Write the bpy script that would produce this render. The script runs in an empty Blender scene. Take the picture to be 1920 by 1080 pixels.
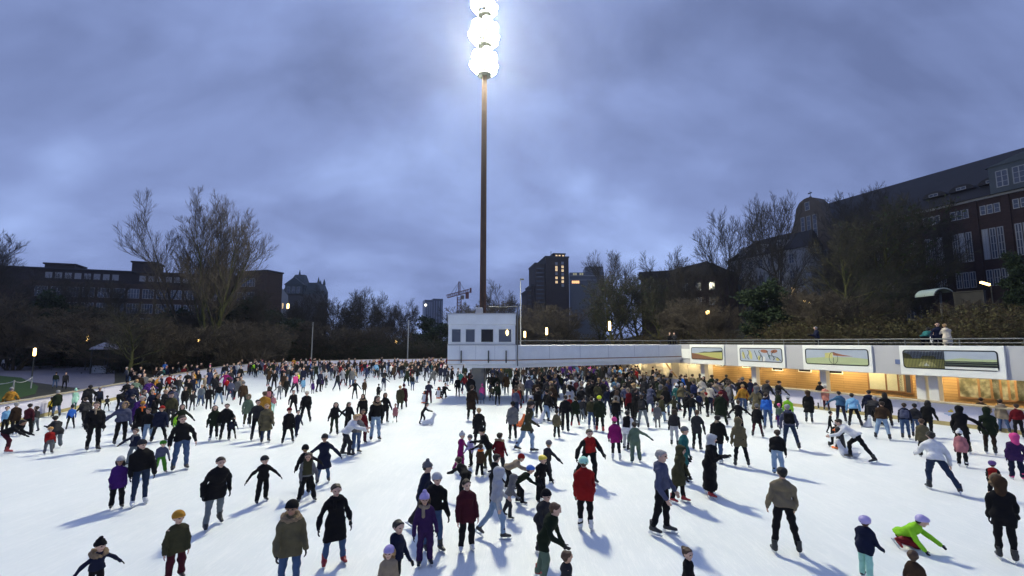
import bpy, bmesh, math, random
import numpy as np
from mathutils import Vector, Matrix
R = math.radians
SC = bpy.context.scene
COL = SC.collection
random.seed(7)

# ---------------------------------------------------------------- camera
F = 900.0; CH = 4.1; PIT = math.atan(102/900.0)
cd = bpy.data.cameras.new('camera'); cam = bpy.data.objects.new('camera', cd); COL.objects.link(cam)
cd.sensor_width = 36; cd.lens = 36*F/1920; cd.clip_start = .05; cd.clip_end = 4000
cam.location = (0, 0, CH); cam.rotation_euler = (math.pi/2 + PIT, 0, 0)
SC.camera = cam
ct, st = math.cos(PIT), math.sin(PIT)
def ray(px, py):                     # a direction in the world for a place seen in the photograph
    a, b = (px-960)/F, (540-py)/F
    return Vector((a, ct - b*st, st + b*ct))
def G(px, py, z=0.0):
    d = ray(px, py); t = (z-CH)/d.z
    return Vector((d.x*t, d.y*t, z))
def at(px, py, Y):
    d = ray(px, py); t = Y/d.y
    return Vector((d.x*t, Y, CH + d.z*t))

# ---------------------------------------------------------------- materials
MATS = {}
def mat(name, col, rough=.8, metal=0, emit=None, es=0, var=.25, scale=6, bump=0, spec=.3, bscale=None):
    if name in MATS: return MATS[name]
    m = bpy.data.materials.new(name); MATS[name] = m; m.use_nodes = True
    nt = m.node_tree; N = nt.nodes; L = nt.links; b = N['Principled BSDF']
    b.inputs['Roughness'].default_value = rough; b.inputs['Metallic'].default_value = metal
    b.inputs['Specular IOR Level'].default_value = spec
    tc = N.new('ShaderNodeTexCoord'); no = N.new('ShaderNodeTexNoise')
    no.inputs['Scale'].default_value = scale; no.inputs['Detail'].default_value = 5
    L.new(tc.outputs['Object'], no.inputs['Vector'])
    mx = N.new('ShaderNodeMix'); mx.data_type = 'RGBA'
    mx.inputs[6].default_value = (*[c*(1-var) for c in col], 1)
    mx.inputs[7].default_value = (*[min(1, c*(1+var)) for c in col], 1)
    L.new(no.outputs['Fac'], mx.inputs[0]); L.new(mx.outputs[2], b.inputs['Base Color'])
    if bump:
        n2 = N.new('ShaderNodeTexNoise'); n2.inputs['Scale'].default_value = bscale or scale*4; n2.inputs['Detail'].default_value = 4
        L.new(tc.outputs['Object'], n2.inputs['Vector'])
        bp = N.new('ShaderNodeBump'); bp.inputs['Strength'].default_value = bump; bp.inputs['Distance'].default_value = .02
        L.new(n2.outputs['Fac'], bp.inputs['Height']); L.new(bp.outputs['Normal'], b.inputs['Normal'])
    if emit:
        b.inputs['Emission Color'].default_value = (*emit, 1); b.inputs['Emission Strength'].default_value = es
        if var > .8:                       # an uneven lit room behind glass
            no.inputs['Scale'].default_value = scale; ma = N.new('ShaderNodeMapRange'); ma.inputs['From Min'].default_value = .42; ma.inputs['From Max'].default_value = .72; ma.inputs['To Min'].default_value = .04*es; ma.inputs['To Max'].default_value = es*2.2
            L.new(no.outputs['Fac'], ma.inputs['Value']); L.new(ma.outputs[0], b.inputs['Emission Strength'])
    return m

CLOTH = dict(black=(.012,.012,.014), charcoal=(.035,.035,.04), navy=(.014,.018,.045), darkblue=(.025,.035,.10), blue=(.03,.13,.5),
  lightblue=(.2,.42,.66), steelblue=(.07,.17,.3), teal=(.03,.15,.15), darkgreen=(.016,.025,.014), green=(.08,.3,.03), olive=(.06,.058,.03), khaki=(.14,.12,.07),
  brown=(.06,.036,.022), darkbrown=(.03,.018,.013), tan=(.22,.18,.12), beige=(.34,.27,.19), cream=(.6,.54,.44), white=(.74,.74,.74), grey=(.17,.17,.18), lightgrey=(.42,.43,.46),
  bluegrey=(.09,.10,.17), greygreen=(.13,.19,.14), red=(.3,.014,.014), darkred=(.15,.01,.016), maroon=(.07,.013,.022), magenta=(.26,.012,.14), pink=(.6,.07,.25),
  dustypink=(.38,.15,.17), salmon=(.55,.22,.17), purple=(.06,.016,.15), darkpurple=(.05,.022,.09), lilac=(.4,.34,.62), lime=(.26,.6,.03), yellow=(.75,.58,.03),
  brightyellow=(.72,.85,.05), ochre=(.42,.21,.03), orange=(.75,.17,.03), rust=(.3,.1,.04), mint=(.4,.72,.58), jeans=(.07,.12,.24), lightjeans=(.24,.34,.48), darkjeans=(.025,.04,.085), greyjeans=(.16,.19,.22))
WORD = dict(darkblue='dark blue', lightblue='light blue', steelblue='mid blue', darkgreen='dark green', darkbrown='dark brown', lightgrey='light grey', bluegrey='blue grey', greygreen='grey green',
  darkred='dark red', dustypink='dusty pink', darkpurple='dark purple', brightyellow='bright yellow', jeans='blue', lightjeans='light blue', darkjeans='dark blue', greyjeans='grey')
def cw(c): return WORD.get(c, c)
def cloth(c): return mat('cloth_'+c, tuple(x*(.72 if max(CLOTH[c]) < .35 else .88) for x in CLOTH[c]), .9, var=.3, scale=9, bump=.5, bscale=38, spec=.12)
HAIR = dict(k=(.012,.01,.009), d=(.03,.018,.01), b=(.075,.042,.022), o=(.32,.2,.09), g=(.3,.29,.28))
HW = dict(k='black', d='dark brown', b='brown', o='blond', g='grey')
def hairm(c): return mat('hair_'+HW[c], HAIR[c], .55, var=.4, scale=30, bump=.5, bscale=80)
SKIN = [mat('skin_pale', (.56,.36,.27), .55, var=.08), mat('skin_warm', (.48,.29,.2), .55, var=.08), mat('skin_brown', (.3,.17,.11), .55, var=.08)]
M_EYE = mat('eye_dark', (.03,.022,.02), .35); M_LIP = mat('lip', (.36,.14,.12), .5)
M_GLOVE = mat('glove_black', (.014,.014,.016), .8)
M_FUR = mat('fur_tan', (.24,.17,.1), .95, var=.6, scale=35, bump=1, bscale=70)
M_STEEL = mat('blade_steel', (.6,.62,.65), .3, .9)

# ---------------------------------------------------------------- object helpers
def tag(o, label=None, cat=None, group=None, kind=None):
    if label: o['label'] = label
    if cat: o['category'] = cat
    if group: o['group'] = group
    if kind: o['kind'] = kind
    return o
def empty(name, loc=(0,0,0), rz=0):
    o = bpy.data.objects.new(name, None); COL.objects.link(o); o.location = loc; o.rotation_euler = (0,0,rz); o.empty_display_size = .2
    return o
def link(name, me, parent=None, loc=None, M=None):
    o = bpy.data.objects.new(name, me); COL.objects.link(o)
    if parent: o.parent = parent
    if loc is not None: o.location = loc
    if M is not None: o.matrix_local = M
    return o
def npmesh(name, V, Q, mats, mi=None, smooth=True):
    """V (n,3), Q (m,k) faces all with k corners"""
    V = np.asarray(V, np.float32); Q = np.asarray(Q, np.int32); me = bpy.data.meshes.new(name)
    n, (m, k) = len(V), Q.shape
    me.vertices.add(n); me.vertices.foreach_set('co', V.ravel())
    me.loops.add(m*k); me.loops.foreach_set('vertex_index', Q.ravel())
    me.polygons.add(m); me.polygons.foreach_set('loop_start', np.arange(0, m*k, k, dtype=np.int32))
    for x in mats: me.materials.append(x)
    if mi is not None: me.polygons.foreach_set('material_index', np.asarray(mi, np.int32))
    me.polygons.foreach_set('use_smooth', np.full(m, smooth, dtype=bool))
    me.update(calc_edges=True)
    return me
def copy_tree(o, parent=None):
    c = o.copy(); COL.objects.link(c)
    if parent: c.parent = parent
    for ch in o.children: copy_tree(ch, c)
    return c

class MB:
    """collects simple shapes into one mesh object"""
    def __init__(s): s.v = []; s.f = []; s.m = []
    def add(s, vs, fs, mi=0):
        b = len(s.v); s.v += [tuple(v) for v in vs]; s.f += [tuple(b+i for i in f) for f in fs]; s.m += [mi]*len(fs)
    def box(s, a, b, mi=0, fn=None):
        x0,y0,z0 = a; x1,y1,z1 = b
        vs = [(x0,y0,z0),(x1,y0,z0),(x1,y1,z0),(x0,y1,z0),(x0,y0,z1),(x1,y0,z1),(x1,y1,z1),(x0,y1,z1)]
        if fn: vs = [fn(*v) for v in vs]
        s.add(vs, [(0,3,2,1),(4,5,6,7),(0,1,5,4),(1,2,6,5),(2,3,7,6),(3,0,4,7)], mi)
    def prism(s, pts, z0, z1, mi=0, fn=None):
        n = len(pts); vs = [(x,y,z0) for x,y in pts] + [(x,y,z1) for x,y in pts]
        if fn: vs = [fn(*v) for v in vs]
        s.add(vs, [tuple(range(n-1,-1,-1)), tuple(range(n,2*n))] + [(i,(i+1)%n,n+(i+1)%n,n+i) for i in range(n)], mi)
    def facade(s, pts, y0, y1, mi=0):           # outline in (x, z), thickness in y; y0 is the outer face
        s.prism(pts, y0, y1, mi, lambda x,z,y: (x,y,z))
    def tube(s, pts, r, n=8, mi=0, cap=True):
        pts = [Vector(p) for p in pts]; K = len(pts); rs = r if isinstance(r, (list,tuple)) else [r]*K
        vs = []; ref = None
        for i,p in enumerate(pts):
            t = (pts[min(i+1,K-1)]-pts[max(i-1,0)]).normalized()
            if ref is None: ref = t.orthogonal()
            a = (ref - t*ref.dot(t)).normalized(); b = t.cross(a); ref = a
            for j in range(n):
                th = 2*math.pi*j/n; vs.append(p + (a*math.cos(th)+b*math.sin(th))*rs[i])
        fs = [(i*n+j, i*n+(j+1)%n, (i+1)*n+(j+1)%n, (i+1)*n+j) for i in range(K-1) for j in range(n)]
        if cap: fs += [tuple(range(n-1,-1,-1)), tuple((K-1)*n+j for j in range(n))]
        s.add(vs, fs, mi)
    def lathe(s, prof, n=16, mi=0, c=(0,0,0)):  # profile of (radius, z)
        vs = [(c[0]+r*math.cos(2*math.pi*j/n), c[1]+r*math.sin(2*math.pi*j/n), c[2]+z) for r,z in prof for j in range(n)]
        K = len(prof)
        fs = [(i*n+j, i*n+(j+1)%n, (i+1)*n+(j+1)%n, (i+1)*n+j) for i in range(K-1) for j in range(n)]
        fs += [tuple(range(n-1,-1,-1)), tuple((K-1)*n+j for j in range(n))]
        s.add(vs, fs, mi)
    def mesh(s, name, mats, smooth=False):
        me = bpy.data.meshes.new(name); me.from_pydata(s.v, [], s.f)
        for x in (mats if isinstance(mats,(list,tuple)) else [mats]): me.materials.append(x)
        me.polygons.foreach_set('material_index', s.m)
        if smooth: me.polygons.foreach_set('use_smooth', [True]*len(s.f))
        me.update(); return me
    def build(s, name, mats, parent=None, smooth=False, loc=None, bevel=0):
        o = link(name, s.mesh(name, mats, smooth), parent, loc)
        if bevel:
            b = o.modifiers.new('bevel', 'BEVEL'); b.width = bevel; b.segments = 2; b.limit_method = 'ANGLE'
        return o

# ---------------------------------------------------------------- a soft-shape field, turned into one continuous surface
EDG = np.array([(0,1),(2,3),(4,5),(6,7),(0,2),(1,3),(4,6),(5,7),(0,4),(1,5),(2,6),(3,7)])
CO = np.array([(i&1, (i>>1)&1, (i>>2)&1) for i in range(8)])
class Fld:
    def __init__(s, lo, hi, v):
        s.o = np.array(lo, float)-2*v; s.v = v
        s.n = np.ceil((np.array(hi)-s.o)/v).astype(int)+3
        s.a = np.full(s.n, 1.0, np.float32); s.mid = np.zeros(s.n, np.int8)
        s.ax = [s.o[i]+np.arange(s.n[i])*v for i in range(3)]
    def add(s, a, b, ra, rb=None, k=.03, m=0, sub=False):
        a = np.array(a, float); b = np.array(b, float); rb = ra if rb is None else rb
        pad = max(ra, rb)+k+2*s.v
        i0 = np.clip(np.floor((np.minimum(a,b)-pad-s.o)/s.v).astype(int), 0, s.n); i1 = np.clip(np.ceil((np.maximum(a,b)+pad-s.o)/s.v).astype(int)+1, 0, s.n)
        if (i1 <= i0).any(): return
        X = s.ax[0][i0[0]:i1[0],None,None]-a[0]; Y = s.ax[1][None,i0[1]:i1[1],None]-a[1]; Z = s.ax[2][None,None,i0[2]:i1[2]]-a[2]
        d = b-a; L2 = float(d@d)+1e-9
        t = np.clip((X*d[0]+Y*d[1]+Z*d[2])/L2, 0, 1)
        D = np.sqrt((X-t*d[0])**2+(Y-t*d[1])**2+(Z-t*d[2])**2)-(ra+(rb-ra)*t)
        sl = tuple(slice(i0[i], i1[i]) for i in range(3)); A = s.a[sl]
        if sub:
            s.a[sl] = np.maximum(A, -D); return
        h = np.clip(.5+.5*(A-D)/k, 0, 1)
        s.mid[sl] = np.where(D < A, m, s.mid[sl])
        s.a[sl] = A*(1-h)+D*h-k*h*(1-h)
    def cut(s, p, n):
        p = np.array(p, float); n = np.array(n, float); n /= np.linalg.norm(n)
        s.a = np.maximum(s.a, (s.ax[0][:,None,None]-p[0])*n[0]+(s.ax[1][None,:,None]-p[1])*n[1]+(s.ax[2][None,None,:]-p[2])*n[2]).astype(np.float32)
    def wrinkle(s, rng, amp, f):
        X, Y, Z = s.ax[0][:,None,None], s.ax[1][None,:,None], s.ax[2][None,None,:]
        w = 0
        for i in range(3):
            d = np.array([rng.gauss(0,1) for _ in range(3)])*(.6,.6,1.2); d *= f*(1+.5*i)/np.linalg.norm(d)
            w = w+np.sin(X*d[0]+Y*d[1]+Z*d[2]+rng.random()*6+1.5*np.sin(X*d[2]*.5+Z*d[0]*.5))/(1+i)
        s.a = (s.a+amp*w).astype(np.float32)
    def surf(s):
        a = s.a; S = a < 0; n = s.n-1
        cnt = np.zeros(n, np.int8)
        for c in CO: cnt += S[c[0]:c[0]+n[0], c[1]:c[1]+n[1], c[2]:c[2]+n[2]]
        I = np.argwhere((cnt > 0) & (cnt < 8))
        if not len(I): return np.zeros((0,3)), np.zeros((0,4),int), np.zeros(0,int)
        g = np.stack([a[I[:,0]+c[0], I[:,1]+c[1], I[:,2]+c[2]] for c in CO], 1)
        P = np.zeros((len(I),3)); W = np.zeros(len(I))
        for e0, e1 in EDG:
            A, B = g[:,e0], g[:,e1]; x = (A < 0) != (B < 0)
            t = np.where(x, A/np.where(x, A-B, 1), 0)
            P += x[:,None]*(CO[e0]+t[:,None]*(CO[e1]-CO[e0])); W += x
        V = s.o+(I+P/W[:,None])*s.v
        idx = np.full(n, -1, np.int32); idx[tuple(I.T)] = np.arange(len(I))
        Q = []
        for ax in range(3):
            u, w = (ax+1)%3, (ax+2)%3
            sl0 = [slice(1,-1)]*3; sl1 = [slice(1,-1)]*3; sl0[ax] = slice(0,-1); sl1[ax] = slice(1,None)
            A, B = S[tuple(sl0)], S[tuple(sl1)]
            for flip in (0, 1):
                E = np.argwhere(A & ~B) if not flip else np.argwhere(~A & B)
                if not len(E): continue
                off = np.ones(3, int); off[ax] = 0; E = E+off
                du = np.zeros(3, int); du[u] = 1; dw = np.zeros(3, int); dw[w] = 1
                q = np.stack([idx[tuple((E-du-dw).T)], idx[tuple((E-dw).T)], idx[tuple(E.T)], idx[tuple((E-du).T)]], 1)
                Q.append(q[:, ::-1] if flip else q)
        Q = np.concatenate(Q); Q = Q[(Q >= 0).all(1)]
        return V, Q, s.mid[tuple(I.T)].astype(int)
# ---------------------------------------------------------------- people
def nv(v): v = np.array(v, float); return v/np.linalg.norm(v)
# per pose: lean, roll, legs (pitch, abduct, knee) x2, arms (pitch, abduct, elbow) x2; the first of each pair is the +x side
POSES = {
 's': (3,0, (5,4,7),(-5,3,6), (2,10,18),(6,12,26)),
 'v': (6,0, (7,12,12),(-5,10,7), (8,13,22),(2,16,26)),
 'a': (5,0, (8,8,12),(-8,7,10), (8,52,10),(2,50,12)),
 'b': (6,2, (10,7,14),(-10,7,12), (6,58,8),(8,14,20)),
 'w': (7,0, (22,3,16),(-18,4,18), (-16,10,22),(18,11,28)),
 'g': (17,-4, (24,2,32),(-16,20,8), (24,18,30),(-26,22,14)),
 'h': (9,0, (10,5,12),(-12,6,14), (-24,14,42),(-26,14,40)),
 'k': (4,0, (5,6,6),(-3,5,8), (-12,22,48),(-10,22,46)),
 'f': (5,0, (4,4,6),(-4,5,8), (24,10,88),(22,12,82)),
 'p': (30,0, (26,6,34),(-4,8,14), (48,6,20),(46,6,24)),
 'n': (56,0, (34,8,38),(14,9,24), (34,10,16),(26,14,22)),
 'e': (20,0, (14,4,18),(-8,5,12), (20,12,32),(6,12,26)),
 'q': (52,0, (40,6,46),(-32,8,6), (30,8,22),(34,8,26)),
 'r': (50,0, (76,12,164),(52,10,146), (8,10,8),(26,18,6)),
 'c': (34,0, (84,10,112),(20,10,104), (44,12,40),(40,16,44)),
}
def skeleton(H, pose, rng, mirror, hx=None):
    lean, roll, l0, l1, a0, a1 = POSES[pose]
    s = (H-.05)/1.76; hs = s*(1+max(0, 1.62-H)*.55)
    J = lambda v, q=5: v+rng.uniform(-q, q)
    legs = [l0, l1]; arms = [a0, a1]
    if mirror: legs.reverse(); arms.reverse(); roll = -roll
    lean = R(J(lean,3)); roll = R(J(roll,4.5)); lean += R(rng.uniform(-2,5))
    pel = np.zeros(3); T = np.array([math.sin(roll), math.sin(lean)*math.cos(roll), math.cos(lean)*math.cos(roll)])
    K = dict(s=s, hs=hs, pel=pel, T=T)
    lo = 9
    for i, sg in ((0,1),(1,-1)):
        p, ab, kn = legs[i]; p = R(J(p,4)); ab = R(J(ab,2)); kn = R(max(0,J(kn,4)))
        hip = pel+np.array([sg*.092*s, 0, 0])
        th = np.array([sg*math.sin(ab), math.sin(p)*math.cos(ab), -math.cos(p)*math.cos(ab)])
        q = p-kn; sh = np.array([sg*math.sin(ab*.8), math.sin(q)*math.cos(ab), -math.cos(q)*math.cos(ab)])
        knee = hip+th*.42*s; ank = knee+sh*.40*s
        K['leg%d'%i] = (hip, knee, ank, q, sg); lo = min(lo, ank[2])
    dz = .145*s-lo
    chest = pel+T*.47*s; rt = nv(np.cross(T, (0,1,0)) if abs(T[1])<.9 else (1,0,0))
    rt = np.array([1,0,-math.tan(roll)*.6]); rt = nv(rt-T*(rt@T)); tw = R(rng.uniform(-16,16)); rt = nv(rt*math.cos(tw)+np.cross(T, rt)*math.sin(tw)); fw = np.cross(T, rt)*1.0
    fw = nv(np.cross(T, rt)); 
    if fw[1] < 0 and abs(fw[1]) > .05: fw = -fw
    K['rt'] = rt; K['fw'] = fw; K['chest'] = chest
    for i, sg in ((0,1),(1,-1)):
        p, ab, el = arms[i]; p = R(J(p,8))+lean*.25; ab = R(J(ab,6)); el = R(max(2,J(el,8)))
        shd = chest+rt*sg*.176*s-T*.045*s
        up = np.array([sg*math.sin(ab), math.sin(p)*math.cos(ab), -math.cos(p)*math.cos(ab)])
        q = p+el; ab2 = ab*.75 if ab > R(30) else ab*.25
        fo = np.array([sg*math.sin(ab2), math.sin(q)*math.cos(ab2), -math.cos(q)*math.cos(ab2)])
        elb = shd+up*.30*s; wr = elb+fo*.26*s
        K['arm%d'%i] = (shd, elb, wr, nv(fo), sg)
    hl = lean*.35; hy = R(rng.uniform(-28, 28)) if hx is None else R(hx)
    f = np.array([-math.sin(hy)*math.cos(hl), math.cos(hy)*math.cos(hl), -math.sin(hl)-.04]); f = nv(f)
    r = nv(np.cross(f, (0,0,1))); u = np.cross(r, f)
    nb = chest+T*.04*s; hc = nb+T*.075*s+np.array([0,.015*s,0])+u*.125*hs
    K.update(f=f, r=r, u=u, nb=nb, hc=hc)
    for key in list(K):
        if key in ('pel','chest','nb','hc'): K[key] = K[key]+(0,0,dz)
        elif key[:3] in ('leg','arm'):
            t = K[key]; K[key] = (t[0]+(0,0,dz), t[1]+(0,0,dz), t[2]+(0,0,dz), t[3], t[4])
    return K
def bounds(K, extra=.25):
    P = [K['hc']+K['u']*.2, K['pel'], K['chest']]
    for i in (0,1): P += list(K['leg%d'%i][:3])+list(K['arm%d'%i][:3])
    P = np.array(P); lo = P.min(0)-extra; hi = P.max(0)+extra; lo[2] = -.02
    return lo, hi
def head_prims(F_, K, m=0, mh=None):
    c, f, r, u, h = K['hc'], K['f'], K['r'], K['u'], K['hs']
    F_.add(c-f*.028*h+u*.03*h, c+f*.022*h+u*.028*h, .088*h, .083*h, .02, m)
    F_.add(c+f*.03*h-u*.02*h, c+f*.05*h-u*.08*h, .062*h, .038*h, .03, m)
    F_.add(c+f*.098*h+u*.012*h, c+f*.113*h-u*.02*h, .011*h, .016*h, .012, m)
    for sg in (1,-1):
        F_.add(c+r*sg*.086*h-f*.005*h+u*.01*h, c+r*sg*.09*h-f*.008*h-u*.02*h, .02*h, .014*h, .01, m)
        F_.add(c+r*sg*.03*h+f*.092*h+u*.032*h, c+r*sg*.05*h+f*.075*h+u*.03*h, .011*h, None, .015, m)
    F_.add(K['nb']-K['T']*.03*K['s'], c-u*.05*h-f*.01*h, .055*K['s'], .052*K['s'], .03, m)
def hand_mesh(K, i, v, rng):
    shd, elb, wr, d, sg = K['arm%d'%i]; s = K['s']
    side = nv(np.cross(d, (sg,0,.0)) if abs(d[0]) < .8 else np.cross(d, (0,0,1)))    # towards the thumb
    if side[1] < 0: side = -side
    nrm = nv(np.cross(d, side));
    if nrm[0]*sg > 0: nrm = -nrm                                                     # palm faces the body
    lo = wr-.2*s; hi = wr+.2*s
    F_ = Fld(lo, hi, v)
    F_.add(wr-d*.03*s, wr+d*.01*s, .026*s, .026*s, .01)
    for q in (-.022,-.008,.008,.022): F_.add(wr+d*.012*s+side*q*.7*s, wr+d*.085*s+side*q*s, .0135*s, .012*s, .01)
    cu = rng.uniform(.25,.6)
    for q, ln in ((-.027,.058),(-.009,.07),(.009,.074),(.027,.066)):
        a = wr+d*.088*s+side*q*s; d1 = nv(d+nrm*cu*.7); d2 = nv(d+nrm*cu*2.2)
        b = a+d1*ln*.5*s; F_.add(a, b, .0105*s, .0095*s, .004); F_.add(b, b+d2*ln*.5*s, .0095*s, .008*s, .004)
    a = wr+d*.03*s+side*.026*s; b = a+nv(d*.7+side*.7+nrm*.3)*.04*s
    F_.add(a, b, .014*s, .0115*s, .008); F_.add(b, b+nv(d+side*.15+nrm*.4)*.03*s, .0115*s, .009*s, .004)
    V, Q, _ = F_.surf(); return V, Q
def hat_field(K, v, kind, rng):
    c, f, r, u, h = K['hc'], K['f'], K['r'], K['u'], K['hs']
    F_ = Fld(c-.30, c+.30, v); a, b = c-f*.03*h+u*.035*h, c+f*.022*h+u*.033*h
    if kind == 'B' or kind == 'P':
        F_.add(a, b+u*.004, .106*h, .098*h, .02); F_.add(c-f*.03*h+u*.075*h, c-f*.01*h+u*.08*h, .08*h, None, .04)
        F_.cut(c+f*.06*h+u*.042*h, -u*.93+f*.28)
        for j in range(14):                                  # turned-up brim
            th0, th1 = j*math.pi/7, (j+1)*math.pi/7
            p = lambda t: c+f*(-.005+.103*math.cos(t))*h+r*.094*math.sin(t)*h+u*(.036+.028*math.cos(t)-.01)*h
            F_.add(p(th0), p(th1), .016*h, None, .008)
        if kind == 'P': F_.add(c-f*.02*h+u*.175*h, c-f*.02*h+u*.178*h, .045*h, None, .01); F_.wrinkle(rng, .004, 90)
    elif kind == 'H':
        F_.add(a+u*.006, b+u*.004, .112*h, .104*h, .02); F_.cut(c+f*.07*h+u*.045*h, -u*.9+f*.42)
        for q in (-.05, 0, .05): F_.add(c+r*q*h+f*.07*h+u*.135*h, c+r*q*h-f*.08*h+u*.15*h, .012*h, None, .01, sub=True)
    elif kind in 'FNS':
        F_.add(a, b, .122*h, .112*h, .02); F_.add(c-f*.02*h-u*.06*h, K['nb']-f*.03*h, .1*h, .1*h, .05)
        if kind == 'S': F_.add(K['nb'], K['nb']-K['T']*.06, .11*h, .13*h, .04)
        F_.add(c+f*.1*h-u*.005*h, c+f*.17*h-u*.03*h, .078*h, .1*h, .02, sub=True)
    elif kind in 'sb':
        F_.add(a, b, .099*h, .09*h, .02); F_.add(c-f*.05*h+u*.01*h, c-f*.05*h-u*.04*h, .07*h, .05*h, .03)
        F_.cut(c+f*.035*h+u*.02*h, nv(f*.82-u*.62))
        F_.wrinkle(rng, .0035, 70)
        if kind == 'b': F_.add(c-f*.11*h+u*.075*h, c-f*.12*h+u*.085*h, .045*h, None, .015)
    elif kind == 'l':
        F_.add(a, b, .102*h, .092*h, .02)
        for q in (-.07, -.03, .03, .07): F_.add(c+r*q*h-f*.035*h, c+r*q*1.25*h-f*.055*h-u*.23*h, .052*h, .042*h, .03)
        F_.cut(c+f*.035*h+u*.02*h, nv(f*.86-u*.5)); F_.wrinkle(rng, .005, 55)
    return F_
def fur_ring(K, v, rng, up):
    c, f, r, u, h = K['hc'], K['f'], K['r'], K['u'], K['hs']
    F_ = Fld(c-.36, c+.3, v)
    if up:
        p = lambda t: c+f*.085*h+r*.105*math.sin(t)*h+u*(.02+.125*math.cos(t))*h
        for j in range(14): F_.add(p(j*math.pi/7), p((j+1)*math.pi/7), .036*h, None, .01)
    else:
        nb = K['nb']+K['T']*.035*K['s']; fw, rt = K['fw'], K['rt']
        p = lambda t: nb+rt*.125*math.sin(t)*h-fw*(.01+.115*math.cos(t))*h-np.array((0,0,.03))*math.cos(t)*h*-1
        for j in range(-9, 9): F_.add(p(j*math.pi/10), p((j+1)*math.pi/10), .043*h, None, .01)
    F_.wrinkle(rng, .009, 75)
    return F_
def coat_field(K, v, ln, rng, puff=1.0, wr=True, hood=False, quilt=0):
    s, T, rt, fw = K['s'], K['T'], K['rt'], K['fw']; pel, ch = K['pel'], K['chest']
    F_ = Fld(*bounds(K), v); q = puff*s
    for sg in (1,-1):
        F_.add(ch+rt*sg*.078*s-T*.03*s, pel+rt*sg*.052*s+T*.14*s, .105*q, .098*q, .05)
        F_.add(ch+rt*sg*.05*s+T*.0*s, ch+rt*sg*.15*s-T*.035*s, .078*q, .068*q, .05)
    F_.add(ch-T*.06*s+fw*.02*s, pel+T*.12*s+fw*.012*s, .115*q, .108*q, .06)
    fr = {'j':-.05, 'm':.48, 'l':.86, 'd':1.0, 'u':0}[ln]; ends = []
    for i in (0,1):
        hip, kn, an, _, sg = K['leg%d'%i]
        if ln == 'u':
            F_.add(pel+rt*sg*.062*s+T*.14*s, hip-T*.01, .108*q, .105*q, .05); F_.add(hip, kn, .1*q, .075*q, .03); F_.add(kn, an+(kn-an)*.06, .076*q, .07*q, .03); continue
        e = hip+(kn-hip)*fr*1.05 if fr <= .9 else kn+(an-kn)*.8
        if ln in 'ld': e = e*np.array((.8,.7,1))+pel*np.array((.2,.3,0))
        ends.append(e)
        F_.add(pel+rt*sg*.052*s+T*.14*s, hip-rt*sg*.02*s, .098*q, .108*q, .05)
        F_.add(hip, e+(e-hip)*(.12/max(.06, np.linalg.norm(e-hip))), .106*q, (.106 if ln == 'j' else .112 if ln == 'm' else .125)*q, .07)
        if ln in 'ld': F_.add(pel, (e+pel+np.array((0,0,e[2]-pel[2])))/2, .12*q, .16*q, .07)
    if ends:
        e = (ends[0]+ends[1])/2; n = nv(nv(e-(pel+T*.3*s))+np.array((0,0,-.8))); F_.cut(e, n)
        if ln == 'j': F_.cut(pel-T*.07*s, -T)
    F_.add(K['nb']-T*.05*s, K['nb']+T*.04*s+fw*.008, .084*q, .074*q, .04)
    if hood:
        for a0 in (-.09,0,.09): F_.add(K['nb']+rt*a0*s-fw*(.085-abs(a0)*.45)*s+T*.015*s, K['nb']+rt*a0*.7*s-fw*.105*s-T*.10*s, .055*s, .04*s, .04)
    for i in (0,1):
        shd, el, w, d, sg = K['arm%d'%i]
        F_.add(shd, el, .066*q, .056*q, .018); F_.add(el, w-d*.005, .056*q, .046*q, .014)
    if wr: F_.wrinkle(rng, .0105*s, 24)
    if quilt:
        h = (F_.ax[0][:,None,None]*T[0]+F_.ax[1][None,:,None]*T[1]+F_.ax[2][None,None,:]*T[2]); F_.a = (F_.a+.006*np.abs(np.sin(h*math.pi/(.095*s)))**.7*-1+.003).astype(np.float32)
    return F_
def leg_field(K, v, wide, rng, wr=True):
    s = K['s']; F_ = Fld(*bounds(K), v); pel = K['pel']
    F_.add(pel+K['rt']*.06*s+K['T']*.06*s, pel-K['rt']*.06*s+K['T']*.06*s, .105*s, None, .05)
    for i in (0,1):
        hip, kn, an, _, sg = K['leg%d'%i]
        F_.add(hip, kn, .094*s, (.07 if not wide else .086)*s, .03)
        F_.add(kn, an+(kn-an)*.05, (.068 if not wide else .083)*s, (.055 if not wide else .076)*s, .025)
    if wr: F_.wrinkle(rng, .007*s, 30)
    return F_
def body_field(K, v):
    s, T, rt = K['s'], K['T'], K['rt']; F_ = Fld(*bounds(K), v); pel, ch = K['pel'], K['chest']
    for sg in (1,-1):
        F_.add(ch+rt*sg*.07*s-T*.03*s, pel+rt*sg*.05*s+T*.1*s, .085*s, .08*s, .04); F_.add(ch, ch+rt*sg*.16*s-T*.02*s, .055*s, .048*s, .04)
    for i in (0,1):
        hip, kn, an, _, sg = K['leg%d'%i]; F_.add(pel+rt*sg*.05*s+T*.1*s, hip, .08*s, .074*s, .04)
        F_.add(hip, kn, .07*s, .044*s, .03); F_.add(kn, an, .042*s, .03*s, .03)
        shd, el, w, d, sg = K['arm%d'%i]; F_.add(shd, el, .045*s, .038*s, .03); F_.add(el, w, .036*s, .027*s, .02)
    head_prims(F_, K)
    return F_
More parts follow.
